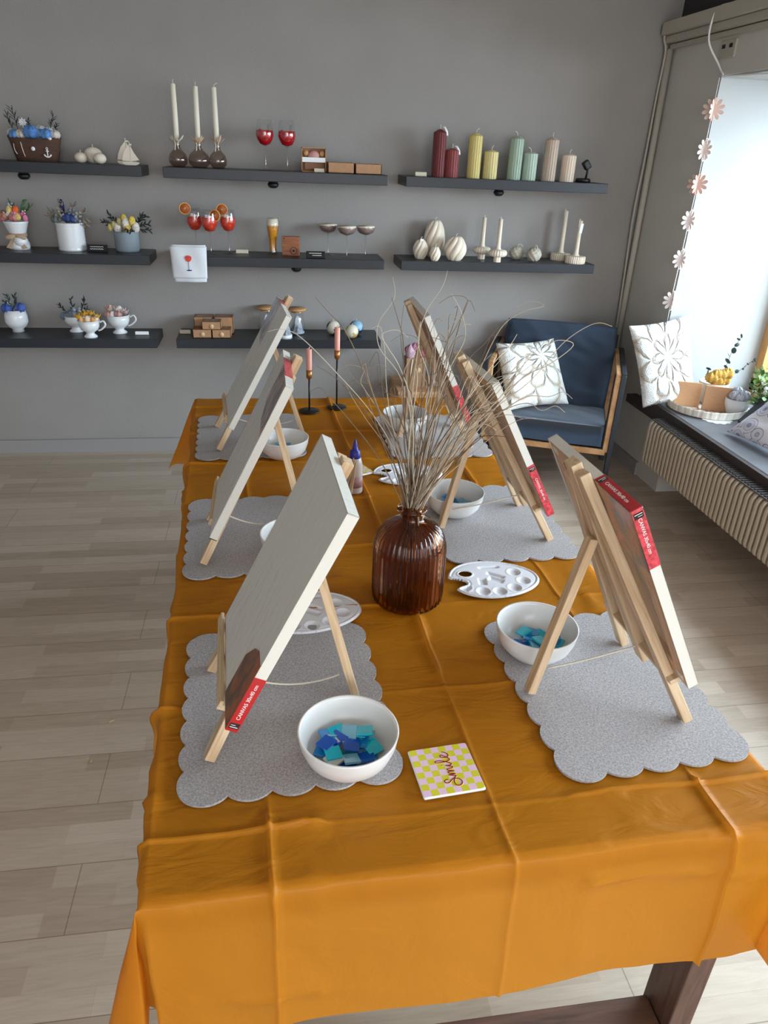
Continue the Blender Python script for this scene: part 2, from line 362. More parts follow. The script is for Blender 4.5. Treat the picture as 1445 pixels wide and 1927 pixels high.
def dup(root, loc=None, rz=None, label=None, group=None):
    def cp(o, par):
        c = o.copy(); C.objects.link(c)
        if par: c.parent = par
        for ch in list(o.children): cp(ch, c)
        return c
    r = cp(root, None)
    if loc is not None: r.location = loc
    if rz is not None: r.rotation_euler = (0, 0, rz)
    if label: r['label'] = label
    if group: r['group'] = group
    return r
def text(name, s, size, m, parent, mx, depth=.0004, sx_=1):
    cu = bpy.data.curves.new(name, 'FONT'); cu.body = s; cu.size = size; cu.extrude = depth; cu.align_x = 'CENTER'; cu.align_y = 'CENTER'
    t = bpy.data.objects.new(name, cu); C.objects.link(t)
    bpy.context.view_layer.update()
    me = bpy.data.meshes.new_from_object(t.evaluated_get(bpy.context.evaluated_depsgraph_get())); bpy.data.objects.remove(t)
    me.transform(mx @ Matrix.Diagonal((sx_, 1, 1, 1))); me.materials.clear(); me.materials.append(m)
    o = bpy.data.objects.new(name, me); C.objects.link(o); o.parent = parent; return o

# ------------------------------------------------------------------ room
WY = 4.23; WX = 2.14
struct('floor', MB().box((0, .6, -.05), (7.4, 8.4, .1)), M_floor)
struct('wall_back', MB().box((0, WY + .1, 1.5), (7.4, .2, 3.2)), M_wall)
struct('ceiling', MB().box((0, .6, 2.97), (7.4, 8.4, .1)), M_ceil)
struct('wall_left', MB().box((-3.1, .6, 1.5), (.2, 8.4, 3.2)), M_wall)
# right wall with a deep window niche Y -0.2..3.697, z .5..2.06
NY0, NY1, NZ0, NZ1, GX = -1.7, 3.697, .50, 2.06, 2.76
struct('wall_right', MB().box((WX + .35, (NY1 + WY + .1) / 2, 1.16), (.7, WY + .1 - NY1, 2.32)).box((WX + .35, (NY1 + NY0) / 2, (NZ1 + 2.32) / 2), (.7, NY1 - NY0, 2.32 - NZ1))
       .box((WX + .45, (3.45 + NY0) / 2, .225), (.5, 3.45 - NY0, .45)).box((WX + .35, (NY1 + 3.45) / 2, .225), (.7, NY1 - 3.45, .45)).box((WX + .35, NY0 - .95, 1.16), (.7, 1.9, 2.32)), M_wall_r)
struct('wall_upper_right', MB().box((WX + .07, .6, 2.63), (.1, 8.4, .6)), M_dark)  # shade of the recess above the cornice, put into the wall colour
# white lining of the niche
struct('trim_1', MB().box((WX + .3, NY1 - .004, 1.28), (.6, .008, 1.56)).box((WX + .31, (NY1 + NY0) / 2, NZ1 - .004), (.6, NY1 - NY0 - .02, .008)), mat('niche_lining', (170, 172, 172), .6))
# stepped cornice over the niche
co = MB()
co.box((WX - .02, .95, 2.30), (.14, 6.5, .055)).box((WX - .005, .95, 2.255), (.11, 6.5, .03)).box((WX + .01, .95, 2.225), (.08, 6.5, .02))
struct('trim_2', co, M_trim)
struct('baseboard_back', MB().box((-.45, WY - .008, .04), (5.1, .016, .08)), M_base)
struct('baseboard_right', MB().box((WX - .008, 3.95, .04), (.016, .52, .08)), M_base)
# window: timber frame and glass at the outer face
wn = MB(); FX = GX
wn.box((FX, (NY0 + NY1) / 2, NZ0 + .06), (.07, NY1 - NY0, .06)).box((FX, (NY0 + NY1) / 2, NZ1 - .03), (.07, NY1 - NY0, .06))
for y in (NY1 - .04, 2.35, 1.0, -.35, NY0 + .04): wn.box((FX, y, (NZ0 + NZ1) / 2), (.07, .06, NZ1 - NZ0))
wf = struct('window_1', wn, wood('window_timber', (214, 160, 98), (190, 134, 76), stretch=(1, 1, 10)))
MB().box((FX + .01, (NY0 + NY1) / 2, 1.28), (.006, NY1 - NY0 - .04, 1.5)).build('pane', M_pane, wf)
# stone ledge
lg = struct('trim_3', MB().box(((2.09 + GX) / 2, (NY1 + NY0) / 2, .477), (GX - 2.09, NY1 - NY0, .046), bev=.004), M_stone)
struct('trim_4', MB().box((2.10, (3.86 + NY0) / 2, .43), (.06, 3.86 - NY0, .045)).box((2.079, (3.70 + NY0) / 2, .470), (.022, 3.70 - NY0, .054)), M_stoned)
# ------------------------------------------------------------------ radiator with top grille
rad = thing('radiator', 'cream ribbed wall radiator under the window ledge', 'radiator', (0, 0, 0))
pr = [(1.985, .225), (1.99, .21), (2.0, .205), (2.07, .205), (2.07, .45), (2.01, .45), (1.997, .444), (1.988, .428), (1.985, .41)]
ri = 0
for i in range(60):
    y = 3.40 - i * .034
    b = MB(); n = len(pr); vs = []
    for dy, ins in ((-.0095, .006), (-.006, .0005), (.006, .0005), (.0095, .006)): vs += [(x + (ins if x < 2.02 else 0), y + dy, z - (ins * .5 if z > .4 else 0)) for x, z in pr]
    b.add(vs, [tuple(range(n)), tuple(reversed(range(3 * n, 4 * n)))] + [(k + q * n, (k + 1) % n + q * n, (k + 1) % n + (q + 1) * n, k + (q + 1) * n) for k in range(n) for q in (0, 1, 2)])
    b.build('fin', M_radiator, rad)
MB().box((2.045, 2.38, .33), (.03, 2.05, .235)).build('radiator_body', M_radiator, rad)
for y_ in (3.2, 2.38, 1.56): MB().box((2.195, y_, .40), (.28, .03, .02)).build('wall_bracket', M_radiator, rad)
gl = MB()
gl.box((2.035, 2.38, .4525), (.07, 2.05, .004))
for i in range(88): gl.box((2.04, 3.39 - i * .0232, .457), (.062, .009, .006))
gl.build('top_grille', mat('grille_brown', (52, 46, 44), .6), rad)

# ------------------------------------------------------------------ cables, socket, garland, spotlights
def smooth_path(pts, k=6):
    P = [Vector(p) for p in pts]; out = []
    for i in range(len(P) - 1):
        p0 = P[max(i - 1, 0)]; p1 = P[i]; p2 = P[i + 1]; p3 = P[min(i + 2, len(P) - 1)]
        for j in range(k):
            t = j / k; out.append(.5 * ((2 * p1) + (p2 - p0) * t + (2 * p0 - 5 * p1 + 4 * p2 - p3) * t * t + (3 * p1 - p0 - 3 * p2 + p3) * t ** 3))
    out.append(P[-1]); return out
tag(MB().tube([(2.113, 4.20, 2.215), (2.118, 4.2, 1.2), (2.118, 4.2, .06)], .017, 14).build('conduit_pipe', M_trim), 'cream conduit pipe running down the corner of the room', 'pipe')
tag(MB().tube(smooth_path([(2.16, 4.05, 2.335), (2.12, 4.16, 2.34), (2.075, 4.19, 2.32), (2.07, 4.2, 2.26), (2.09, 4.2, 2.2), (2.09, 4.21, 2.0), (2.082, 4.2, 1.7), (2.075, 4.2, 1.4), (2.088, 4.205, 1.1), (2.095, 4.2, .8), (2.09, 4.2, .4), (2.095, 4.2, .1)]), .006, 8).build('cable', M_trim), 'thin cream cable hanging beside the corner pipe', 'cable')
tag(MB().tube(smooth_path([(2.2, 3.60, 2.345), (2.09, 3.66, 2.335), (2.055, 3.71, 2.31), (2.055, 3.72, 2.2), (2.12, 3.71, 2.11), (2.125, 3.66, 2.066), (2.13, 3.62, 2.052), (2.2, 3.3, 2.045), (2.4, 2.8, 2.04)]), .0045, 8).build('cable', M_white), 'white cable looping over the cornice down to the niche corner', 'cable')
so = thing('wall_socket', 'double socket plate on the wall above the window niche', 'socket', (2.138, 3.68, 2.165))
MB().box((0, 0, 0), (.012, .13, .075), bev=.004).build('plate', M_trim, so)
for dy in (-.03, .03): MB().box((-.008, dy, .012), (.004, .022, .016)).build('socket_hole', M_blackm, so)
# garland
gr = thing('flower_garland', 'garland of pale pink paper daisies hanging at the window niche edge', 'garland', (2.125, 3.68, 2.05))
MB().tube([(0, 0, 0), (0, -.003, -.5), (0, .01, -1.0), (0, .0, -1.2)], .0018, 6).build('string', M_white, gr)
def daisy(r, mx, petals=10):
    b = MB(); out = []
    N = petals * 8
    for i in range(N):
        a = 2 * pi * i / N; q = abs(sin(a * petals / 2)); out.append((r * (.42 + .58 * q ** .6) * cos(a), r * (.42 + .58 * q ** .6) * sin(a)))
    b.prism(out, -.0008, .0008, mx); return b
pks = [(228, 200, 190), (240, 226, 222), (226, 192, 178), (244, 232, 230), (242, 232, 230), (240, 230, 228)]
for i, (z, yaw) in enumerate([(1.919, -40), (1.746, 20), (1.592, -50), (1.424, 10), (1.236, 5), (1.024, -15)]):
    mx = Matrix.Translation((0, -.006, z - 2.05)) @ Euler((radians(90), 0, radians(yaw)), 'XYZ').to_matrix().to_4x4()
    pm = mat('paper_petal_%d' % i, pks[i], .8)
    f = daisy(.052, mx).build('paper_flower', pm, gr)
    mx2 = Matrix.Translation((0, -.006, z - 2.05)) @ Euler((radians(90), 0, radians(yaw + 80)), 'XYZ').to_matrix().to_4x4()
    daisy(.050, mx2).build('folded_petals', pm, f)
# ------------------------------------------------------------------ floating shelves
def shelf(x0, x1, z, label):
    o = thing('wall_shelf', label, 'shelf', ((x0 + x1) / 2, WY, z), 0, 'black floating shelves')
    MB().box((0, -.13, -.024), (x1 - x0, .258, .048), bev=.002).build('board', M_shelf, o); return o
Z1, Z2, Z3 = 1.57, 1.16, .735
shelf(-1.70, -.602, Z1, 'black floating shelf carrying the wicker boat planter and shell candles')
shelf(-.50, .606, Z1, 'black floating shelf carrying taper candles in smoked bottles and red wine glasses')
shelf(.70, 1.79, Z1, 'black floating shelf carrying the fluted pillar candles in four colours')
shelf(-1.70, -.605, Z2, 'black floating shelf carrying three flower pots, the boot vase leftmost')
shelf(-.50, .603, Z2, 'black floating shelf carrying the orange drinks, beer glass and coffee coupes')
shelf(.695, 1.787, Z2, 'black floating shelf carrying the swirled cream candles')
shelf(-1.70, -.612, Z3, 'black floating shelf carrying the planted cups with yellow and pink flowers')
shelf(-.51, .60, Z3, 'black floating shelf carrying the kraft boxes, cloche candles and globe candles')
def spot(x, z, label):
    o = thing('spotlight', label, 'spotlight', (x, 4.09, z), 0, 'black puck spotlights under the shelves')
    MB().lathe([(.024, 0), (.024, -.008), (.0, -.008)], 20).build('mount', M_blackm, o)
    MB().lathe([(.0, -.034), (.018, -.034), (.028, -.024), (.028, -.012), (.02, -.008)], 24).build('housing', M_blackm, o)
    MB().lathe([(0, -.0355), (.014, -.0355), (.014, -.033)], 20).build('lens', M_stone, o)
spot(-1.176, Z1 - .048, 'black puck spotlight under the top shelf of the boat planter')
spot(.029, Z1 - .048, 'black puck spotlight under the shelf of the red wine glasses')
spot(1.229, Z1 - .048, 'black puck spotlight under the shelf of the fluted candles')
spot(.141, Z2 - .048, 'black puck spotlight under the shelf of the beer glass')
o = thing('clip_lamp', 'small black swivel lamp at the right end of the fluted candle shelf', 'lamp', (1.69, 4.08, Z1))
MB().lathe([(.040, 0), (.040, .014), (.034, .02), (0, .02)], 24).build('base', M_blackm, o)
MB().tube([(.014, 0, .018), (.018, 0, .05), (.014, 0, .07)], .006, 8).build('arm', M_blackm, o)
MB().box((0, 0, 0), (.034, .034, .046), Matrix.Translation((.008, 0, .085)) @ Matrix.Rotation(radians(-38), 4, 'Y'), bev=.006).build('head', M_blackm, o)

# ------------------------------------------------------------------ candles
def wick(parent, z, bend=.0, h=.02, x=0):
    MB().tube(smooth_path([(x, 0, z - .003), (x + bend * .2, 0, z + h * .6), (x + bend, 0, z + h)], 4), .0018, 6).build('wick', M_wick, parent)
def pillar(x, h, r, col, label, bend=.01, tagged=False, y=4.07):
    o = thing('fluted_candle', label, 'candle', (x, y, Z1), 0, 'fluted pillar candles on the top right shelf')
    m = mat('wax_' + label.split()[1] + str(int(h * 1000)), col, .55, sss=.1)
    prof = [(r, 0), (r, h * .93 - .004), (r * .96, h * .93), (r * .35, h * .985), (.0, h)]
    MB().lathe(prof, 96, rm=lambda a, z: 1 - .085 * (abs(sin(a * 8)) < .45), smooth=False).build('wax', m, o)
    wick(o, h, bend)
    if tagged: MB().tube([(.004, -.004, h + .01), (.02, -.008, h + .006), (.03, -.01, h - .012), (.033, -.012, h - .03)], [.002, .006, .007, .007], 4).build('price_tag', M_white, o)
pillar(.883, .222, .0335, (108, 44, 46), 'tall burgundy fluted pillar candle at the left of the candle row', .0, True)
pillar(.954, .137, .035, (136, 62, 62), 'short rust red fluted candle beside the tall burgundy one', .0, True)
pillar(1.073, .213, .035, (206, 190, 122), 'tall yellow fluted pillar candle', .015)
pillar(1.163, .137, .037, (212, 198, 140), 'short pale yellow fluted candle beside the tall yellow one', .01)
pillar(1.295, .208, .036, (158, 178, 160), 'tall mint green fluted pillar candle', -.015)
pillar(1.378, .137, .037, (174, 192, 176), 'short mint green fluted candle beside the tall mint one', -.018)
pillar(1.487, .21, .036, (190, 172, 156), 'tall beige fluted pillar candle', .002)
pillar(1.592, .136, .037, (220, 202, 184), 'short cream fluted candle beside the tall beige one', .008)
def card(x, y, z, w_, h_, label, m=M_label, cat='label', lines=None):
    o = thing('price_card', label, cat, (x, y, z))
    mx = Matrix.Rotation(radians(-20), 4, 'X')
    MB().box((0, 0, h_ / 2), (w_, .012, h_), mx, bev=.002).build('card', m, o)
    if lines:
        for k, (a, b) in enumerate(lines):
            pts = [(a + (b - a) * i / 14, -.0068, h_ * (.68 - .3 * k) + .0015 * sin(i * 2.6 + k)) for i in range(15)]
            MB().tube([mx @ Vector(p) for p in pts], .0016, 5).build('handwritten_line', M_whitetx, o)
card(.786, 4.03, Z1, .06, .02, 'small cream label left of the burgundy candles')
def swirl(x, y, h, r, lobes, tw, label, tagged=False, bend=.008):
    o = thing('swirl_candle', label, 'candle', (x, y, Z2), 0, 'swirled bulb candles on the middle right shelf')
    pf = []
    for i in range(25):
        t = i / 24; q = (.52 + .48 * sin(pi * min(1, t * 1.02)) ** .8) if t < .5 else (.42 + .58 * cos((t - .5) * pi * .98) ** .75)
        pf.append((r * q, h * t))
    MB().lathe(pf, 96, rm=lambda a, z: .86 + .15 * abs(cos(a * lobes / 2)) ** .7, twist=lambda z: tw * z / h).build('wax', M_wax_w, o)
    wick(o, h, bend, .016)
    if tagged: MB().box((.002, -r * .5, h - .008), (.018, .002, .03)).build('price_tag', M_white, o)
swirl(.813, 4.064, .098, .042, 8, 1.3, 'small swirled cream candle with white tag at the left of its shelf', True)
swirl(.905, 4.15, .192, .060, 8, 1.5, 'tallest swirled cream candle, egg shaped')
swirl(.881, 3.995, .072, .030, 8, 1.3, 'smallest swirled cream candle in front of the tall egg shaped one')
swirl(.999, 4.029, .123, .061, 8, 1.3, 'wide round swirled cream candle')
def columnc(x, y, h, label, tagged=False):
    o = thing('column_candle', label, 'candle', (x, y, Z2), 0, 'column candles with ribbed foot')
    MB().lathe([(.0, 0), (.054, 0), (.056, .006), (.056, .034), (.052, .038), (.012, .040)], 120, rm=lambda a, z: 1 - .05 * (sin(a * 30) > 0), smooth=False).lathe([(.022, .038), (.014, .05), (.0125, .07), (.012, h - .002), (.0, h)], 20).build('wax', M_wax_w, o)
    if tagged: MB().box((-.014, -.012, h - .04), (.016, .002, .05), Matrix.Rotation(.1, 4, 'Y')).build('price_tag', M_white, o)
    MB().tube(smooth_path([(0, 0, h - .003), (-.006, 0, h + .008), (-.013, -.01, h - .01), (-.014, -.012, h - .03)], 4), .0016, 6).build('wick', M_wick, o)
columnc(1.648, 4.146, .262, 'tall cream column candle with ribbed foot, rear one')
columnc(1.690, 4.024, .222, 'cream column candle with ribbed foot and white tag, front one', True)
def honey(x, y, h, label):
    o = thing('ribbed_disc_candle', label, 'candle', (x, y, Z2), 0, 'candles with ribbed disc')
    MB().lathe([(.020, 0), (.020, .028)], 60, rm=lambda a, z: 1 - .08 * (sin(a * 10) > 0), smooth=False)\
        .lathe([(.018, .026), (.042, .03), (.050, .04), (.050, .052), (.043, .062), (.018, .066)], 120, rm=lambda a, z: 1 - .07 * abs(sin(a * 10)))\
        .lathe([(.018, .064), (.013, .075), (.0115, .1), (.0105, h), (.0, h + .002)], 20).build('wax', M_wax_w, o)
    wick(o, h, .0, .012)
honey(1.174, 4.119, .215, 'cream taper candle rising from a ribbed disc, left one')
honey(1.232, 4.003, .218, 'cream taper candle rising from a ribbed disc, right front one')
def bubble(x, y, r, label, bend):
    o = thing('knobbly_candle', label, 'candle', (x, y, Z2), 0, 'knobbly ball candles')
    MB().ball((0, 0, r * .9), r, 48, 30, (1, 1, .92), rm=lambda a, p: 1 + .07 * sin(a * 8 + p * 3) * sin(p * 9)).build('wax', mat('putty_wax', (190, 182, 166), .6), o)
    MB().tube(smooth_path([(0, 0, r * 1.75), (.01 * bend, -.005, r * 2.1), (.03 * bend, -.01, r * 2.0), (.036 * bend, -.012, r * 1.8)], 4), .002, 6).build('wick', M_wick, o)
bubble(1.379, 4.125, .039, 'knobbly putty coloured ball candle, left of the two', .8)
bubble(1.457, 4.054, .041, 'knobbly putty coloured ball candle, right of the two', .3)
# tapers in smoked bottles
def petal(b, mx, L=.03, W=.012):
    vs = []; fs = []
    for i in range(6):
        t = i / 5; ww = W * sin(pi * min(.97, .05 + t * .95)) ; zz = .3 * L * t * t
        vs += [(-ww / 2, L * t, zz + .002), (0, L * t, zz - .001), (ww / 2, L * t, zz + .002)]
    for i in range(5):
        a = i * 3; fs += [(a, a + 1, a + 4, a + 3), (a + 1, a + 2, a + 5, a + 4)]
    b.add(vs, fs, True, mx)
def bottle(x, r, ch, lean, label, pc):
    o = thing('bottle_candle_holder', label, 'candle holder', (x, 4.07, Z1), 0, 'smoked bulb bottles holding taper candles')
    MB().lathe([(0, .002), (r * .6, 0), (r * .95, .018), (r, .035), (r * .85, .058), (r * .4, .078), (.014, .09), (.013, .112), (.016, .116)], 36).build('bottle', M_smoke, o)
    b = MB()
    for k in range(8):
        a = k * 2.4 + x * 20; mx = Matrix.Translation((.012 * cos(a), .012 * sin(a) - .004, .112)) @ Matrix.Rotation(a - pi / 2, 4, 'Z') @ Matrix.Rotation(radians(random.uniform(0, 60)), 4, 'X')
        petal(b, mx, random.uniform(.028, .042), .016)
    b.build('dried_flower', mat('petal' + str(pc), pc, .8), o)
    MB().tube([(-.01, -.014, .12), (-.006, -.02, .1), (-.01, -.024, .075)], .003, 6).tube([(.01, -.014, .12), (.004, -.02, .1), (.008, -.024, .08)], .0025, 6).build('raffia_bow', M_twine, o)
    c = thing('taper_candle', label.split(' holding')[0].replace('smoked bulb bottle', 'tall ivory taper candle in the smoked bulb bottle'), 'candle', (x, 4.07, Z1 + .10), 0, 'ivory taper candles in smoked bottles', rot=(0, radians(lean), 0))
    MB().lathe([(0, 0), (.0118, .002), (.0128, .1), (.0118, ch), (.008, ch + .003), (0, ch + .003)], 20).build('wax', M_wax_c, c)
    wick(c, ch, random.choice([-.014, .018, .002]), .02)
bottle(-.433, .046, .255, .5, 'leftmost smoked bulb bottle holding a candle, with cream petals', (226, 214, 196))
bottle(-.331, .054, .25, .8, 'middle smoked bulb bottle holding a candle, with tan petals', (206, 178, 140))
bottle(-.240, .044, .25, -.3, 'rightmost smoked bulb bottle holding a candle, with pinkish petals', (200, 168, 148))
# ------------------------------------------------------------------ glasses
def stem_glass(x, y, z, label, drink, bowl, fill, stemh, foot, group, extra=None, cat='glass'):
    o = thing('wine_glass', label, cat, (x, y, z), 0, group)
    prof = [(foot, 0), (foot, .002), (.006, .006), (.0035, .015), (.0035, stemh - .006), (.008, stemh)] + [(r, stemh + h) for r, h in bowl]
    MB().lathe(prof, 36).build('glass', M_clear, o)
    dr = [(0, stemh + .003)] + [(r * .95, stemh + h + .001) for r, h in bowl if h <= fill] 
    top = dr[-1]; dr.append((0, top[1] + .001))
    MB().lathe(dr, 36).build('drink', drink, o)
    return o, stemh + fill
wb = [(.026, .01), (.040, .03), (.045, .048), (.043, .07), (.038, .095), (.035, .118)]
for x, lb in ((-.006, 'left wine glass filled with red candle berries'), (.103, 'right wine glass filled with red candle berries')):
    o, t = stem_glass(x, 4.07, Z1, lb, M_red_drink, wb, .07, .108, .037, 'wine glasses with red filling')
    b = MB()
    for k in range(14): a = k * 2.4; b.ball((.024 * cos(a), .024 * sin(a), .150 + .006 * (k % 5)), .010, 10, 6)
    b.build('berries', M_red_drink, o)
ap = [(.024, .008), (.037, .028), (.041, .048), (.039, .07), (.035, .092), (.033, .108)]
def slice_(parent, loc, rot, r=.030):
    mx = Matrix.Translation(loc) @ Euler(rot).to_matrix().to_4x4()
    s_ = MB().lathe([(0, -.0015), (r * .86, -.0015), (r * .86, .0015), (0, .0015)], 24, mx=mx).build('orange_slice', M_orange_slice, parent)
    MB().lathe([(r * .82, -.003), (r, -.0025), (r, .0025), (r * .82, .003)], 28, mx=mx, closed=True).lathe([(0, -.003), (r * .15, -.003), (r * .15, .003), (0, .003)], 12, mx=mx).build('rind', M_rind, s_)
for x, y, lb, sl in ((-.381, 4.129, 'left orange spritz glass, slice of dried orange on its left rim', (-.045, -.01, .215)), (-.303, 4.075, 'middle orange spritz glass in front, dried orange slice on its right rim', (.03, -.012, .19)),
                     (-.211, 4.115, 'right orange spritz glass, dried orange slice on its left rim', (-.028, .0, .215))):
    o, t = stem_glass(x, y, Z2, lb, M_orange_drink, ap, .07, .108, .038, 'orange spritz candle glasses')
    slice_(o, sl, (radians(90), 0, radians(random.uniform(-25, 25))))
    b = MB()
    for k in range(5): a = k * 1.3; b.box((.016 * cos(a), .016 * sin(a), .178 + .004 * (k % 3)), (.016, .014, .012), Matrix.Translation((0, 0, 0)) @ Matrix.Rotation(0, 4, 'Z'), bev=.003)
    b.build('ice_cubes', mat('ice' + str(int(x * -1000)), (236, 226, 222), .2), o)
cp = [(.020, .004), (.040, .012), (.049, .026), (.051, .042), (.050, .046)]
for x, y, lb in ((.315, 4.136, 'left coffee coupe glass with pale foam'), (.408, 4.045, 'middle coffee coupe glass, nearest to the shelf edge'), (.513, 4.082, 'right coffee coupe glass with pale foam')):
    o, t = stem_glass(x, y, Z2, lb, M_coffee, cp, .042, .112, .033, 'coffee coupe glasses')
    MB().lathe([(0, .152), (.0485, .152), (.0485, .158), (0, .159)], 30).build('foam', M_foam, o)
o = thing('beer_glass', 'tall tapered beer glass with white foam head', 'glass', (.019, 4.131, Z2))
MB().lathe([(0, .002), (.024, 0), (.024, .012), (.020, .03), (.022, .07), (.030, .12), (.033, .150), (.030, .176)], 36).build('glass', M_clear, o)
MB().lathe([(0, .014), (.018, .014), (.017, .03), (.019, .07), (.027, .12), (.030, .142), (0, .142)], 30).build('beer', M_beer, o)
MB().lathe([(0, .142), (.0305, .142), (.0315, .152), (.029, .174), (.026, .178), (0, .178)], 30).build('foam_head', M_foam, o)
card(-.145, 4.12, Z2, .065, .02, 'small cream label between the spritz and the beer glass')
card(-.474, 4.10, Z3, .058, .022, 'small cream label left of the stacked kraft boxes')
card(-.700, 4.07, Z3, .07, .018, 'white label right of the planted cups', M_white)
card(-.872, 4.06, Z2, .10, .036, 'black sign with white handwriting between two flower pots', M_blackm, 'sign', [(-.035, .03), (-.035, .03)])
card(.240, 3.992, Z2, .10, .036, 'black sign with white handwriting before the coffee coupes', M_blackm, 'sign', [(-.036, .03), (-.018, .03)])
# wooden block, towel
o = thing('wooden_block', 'square reddish wooden block with a round burnt stamp', 'block', (.114, 4.09, Z2), radians(-8))
MB().box((0, 0, .048), (.092, .03, .096), bev=.002).build('block', wood('cedar', (168, 104, 68), (130, 74, 48), stretch=(10, 1, 1)), o)
MB().lathe([(.016, -.001), (.019, -.001), (.019, .001), (.016, .001)], 28, mx=Matrix.Translation((.016, -.0155, .026)) @ Matrix.Rotation(pi / 2, 4, 'X'), closed=True).lathe([(0, -.001), (.007, -.001), (.007, .001), (0, .001)], 6, mx=Matrix.Translation((.016, -.0155, .026)) @ Matrix.Rotation(pi / 2, 4, 'X')).build('stamp', M_greend, o)
for p in ((-.034, .085), (.036, .012)): MB().ball((p[0], -.0152, p[1]), .003, 8, 6).build('screw', M_blackm, o)
tw = thing('folded_towel', 'folded white towel with printed drink glass hanging over the shelf corner', 'towel', (-.405, 3.952, 1.125))
b = MB(); W_, H_ = .185, .175
def towel_layer(b, w0, h0, h1, yoff, amp):
    vs = []; fs = []; nx, nz = 16, 16
    for s_ in (0, 1):
        for j in range(nz + 1):
            for i in range(nx + 1):
                u = i / nx - .5; v = j / nz; z = h0 + (h1 - h0) * v
                y = yoff - .010 * (1 - (2 * u) ** 4) + amp * sin(u * 9 + z * 30) + (.012 if s_ else 0)
                vs.append((u * w0 * (1 + .06 * (v - .5)), y, z))
    n = (nx + 1) * (nz + 1)
    for j in range(nz):
        for i in range(nx):
            a = j * (nx + 1) + i; fs.append((a, a + 1, a + nx + 2, a + nx + 1)); fs.append((n + a, n + a + nx + 1, n + a + nx + 2, n + a + 1))
    for j in range(nz):
        for i in (0, nx): a = j * (nx + 1) + i; fs.append((a, a + nx + 1, n + a + nx + 1, n + a) if i == 0 else (a, n + a, n + a + nx + 1, a + nx + 1))
    for i in range(nx):
        for j in (0, nz): a = j * (nx + 1) + i; fs.append((a, n + a, n + a + 1, a + 1) if j == 0 else (a, a + 1, n + a + 1, n + a))
    b.add(vs, fs, True)
towel_layer(b, .165, -.085, .095, -.018, .002); towel_layer(b, .175, -.065, .088, -.030, .002)
b.build('towel', M_towel, tw)
pm = Matrix.Translation((0, -.0425, .015)) @ Matrix.Rotation(pi / 2, 4, 'X')
MB().prism([(.017 * cos(a) * (1 if sin(a) > 0 else .95), .020 * sin(a) * (.55 if sin(a) > 0 else 1)) for a in [2 * pi * i / 24 for i in range(24)]], 0, .0012, Matrix.Translation((-.002, -.0425, .036)) @ Matrix.Rotation(pi / 2, 4, 'X')).build('printed_glass_bowl', M_orange_drink, tw)
MB().box((-.002, -.043, -.003), (.0022, .0012, .042)).prism([(.014 * cos(a), .003 * sin(a)) for a in [2 * pi * i / 16 for i in range(16)]], 0, .0012, Matrix.Translation((0, -.0425, -.025)) @ Matrix.Rotation(pi / 2, 4, 'X')).build('printed_stem', mat('navy_print', (40, 60, 110), .6), tw)
# ------------------------------------------------------------------ kraft boxes, top shelf
M_win = thin_glass('box_window', (.8, .78, .76), .1)
def gift_box(x, y, z, w_, d_, h_, rz, label, fill=(206, 150, 146), sticker=True, group='kraft gift boxes'):
    o = thing('kraft_box', label, 'box', (x, y, z), rz, group)
    t = .003
    MB().box((0, 0, t / 2), (w_, d_, t)).box((0, -d_ / 2 + t / 2, h_ / 2), (w_, t, h_)).box((0, d_ / 2 - t / 2, h_ / 2), (w_, t, h_)).box((-w_ / 2 + t / 2, 0, h_ / 2), (t, d_, h_)).box((w_ / 2 - t / 2, 0, h_ / 2), (t, d_, h_)).build('carton', M_craft, o)
    l = MB(); q = .014
    l.box((0, -d_ / 2 + q / 2, h_ + .001), (w_, q, .002)).box((0, d_ / 2 - q / 2, h_ + .001), (w_, q, .002)).box((-w_ / 2 + q / 2, 0, h_ + .001), (q, d_ - 2 * q, .002)).box((w_ / 2 - q / 2, 0, h_ + .001), (q, d_ - 2 * q, .002))
    lo = l.build('lid', M_craftd, o); MB().box((0, 0, h_ + .0004), (w_ - 2 * q, d_ - 2 * q, .0006)).build('window', M_win, lo)
    MB().ball((0, 0, h_ * .55), min(w_, d_) * .3, 20, 10, (1, 1, .45), rm=lambda a, p: 1 + .08 * sin(8 * a)).build('candle_inside', mat('fill%d' % int(x * 1e3 + z * 1e4), fill, .6), o)
    if sticker: MB().lathe([(0, 0), (.013, 0), (.013, .0012), (0, .0012)], 20, mx=Matrix.Translation((0, -d_ / 2 - .0002, h_ * .45 if h_ > .035 else h_ / 2)) @ Matrix.Rotation(pi / 2, 4, 'X')).build('sticker', mat('gold_sticker', (206, 176, 130), .5), o)
    return o
gift_box(-.374, 4.045, Z3, .100, .085, .043, 0, 'kraft box with window lid at front left of the stack', (150, 96, 90))
gift_box(-.272, 4.045, Z3, .100, .085, .043, 0, 'kraft box with window lid at front right of the stack', (196, 176, 160))
gift_box(-.323, 4.045, Z3 + .045, .100, .085, .040, 0, 'kraft box with white candle, topmost of the stack', (232, 226, 220))
gift_box(-.374, 4.15, Z3, .100, .085, .088, 0, 'tall kraft box at rear left of the stack', (120, 84, 84), False)
gift_box(-.262, 4.15, Z3, .100, .085, .088, 0, 'tall kraft box at rear right of the stack with pink candle', (200, 90, 100), False)
gift_box(.372, 4.08, Z1, .134, .12, .047, 0, 'flat kraft box lying on the top shelf, middle of the three', (206, 150, 146), False)
gift_box(.512, 4.08, Z1, .134, .12, .045, 0, 'flat kraft box lying at the right end of the top shelf', (206, 150, 146), False)
o = thing('kraft_box', 'open kraft box standing upright with pink candle pieces', 'box', (.236, 4.08, Z1), 0, 'kraft gift boxes')
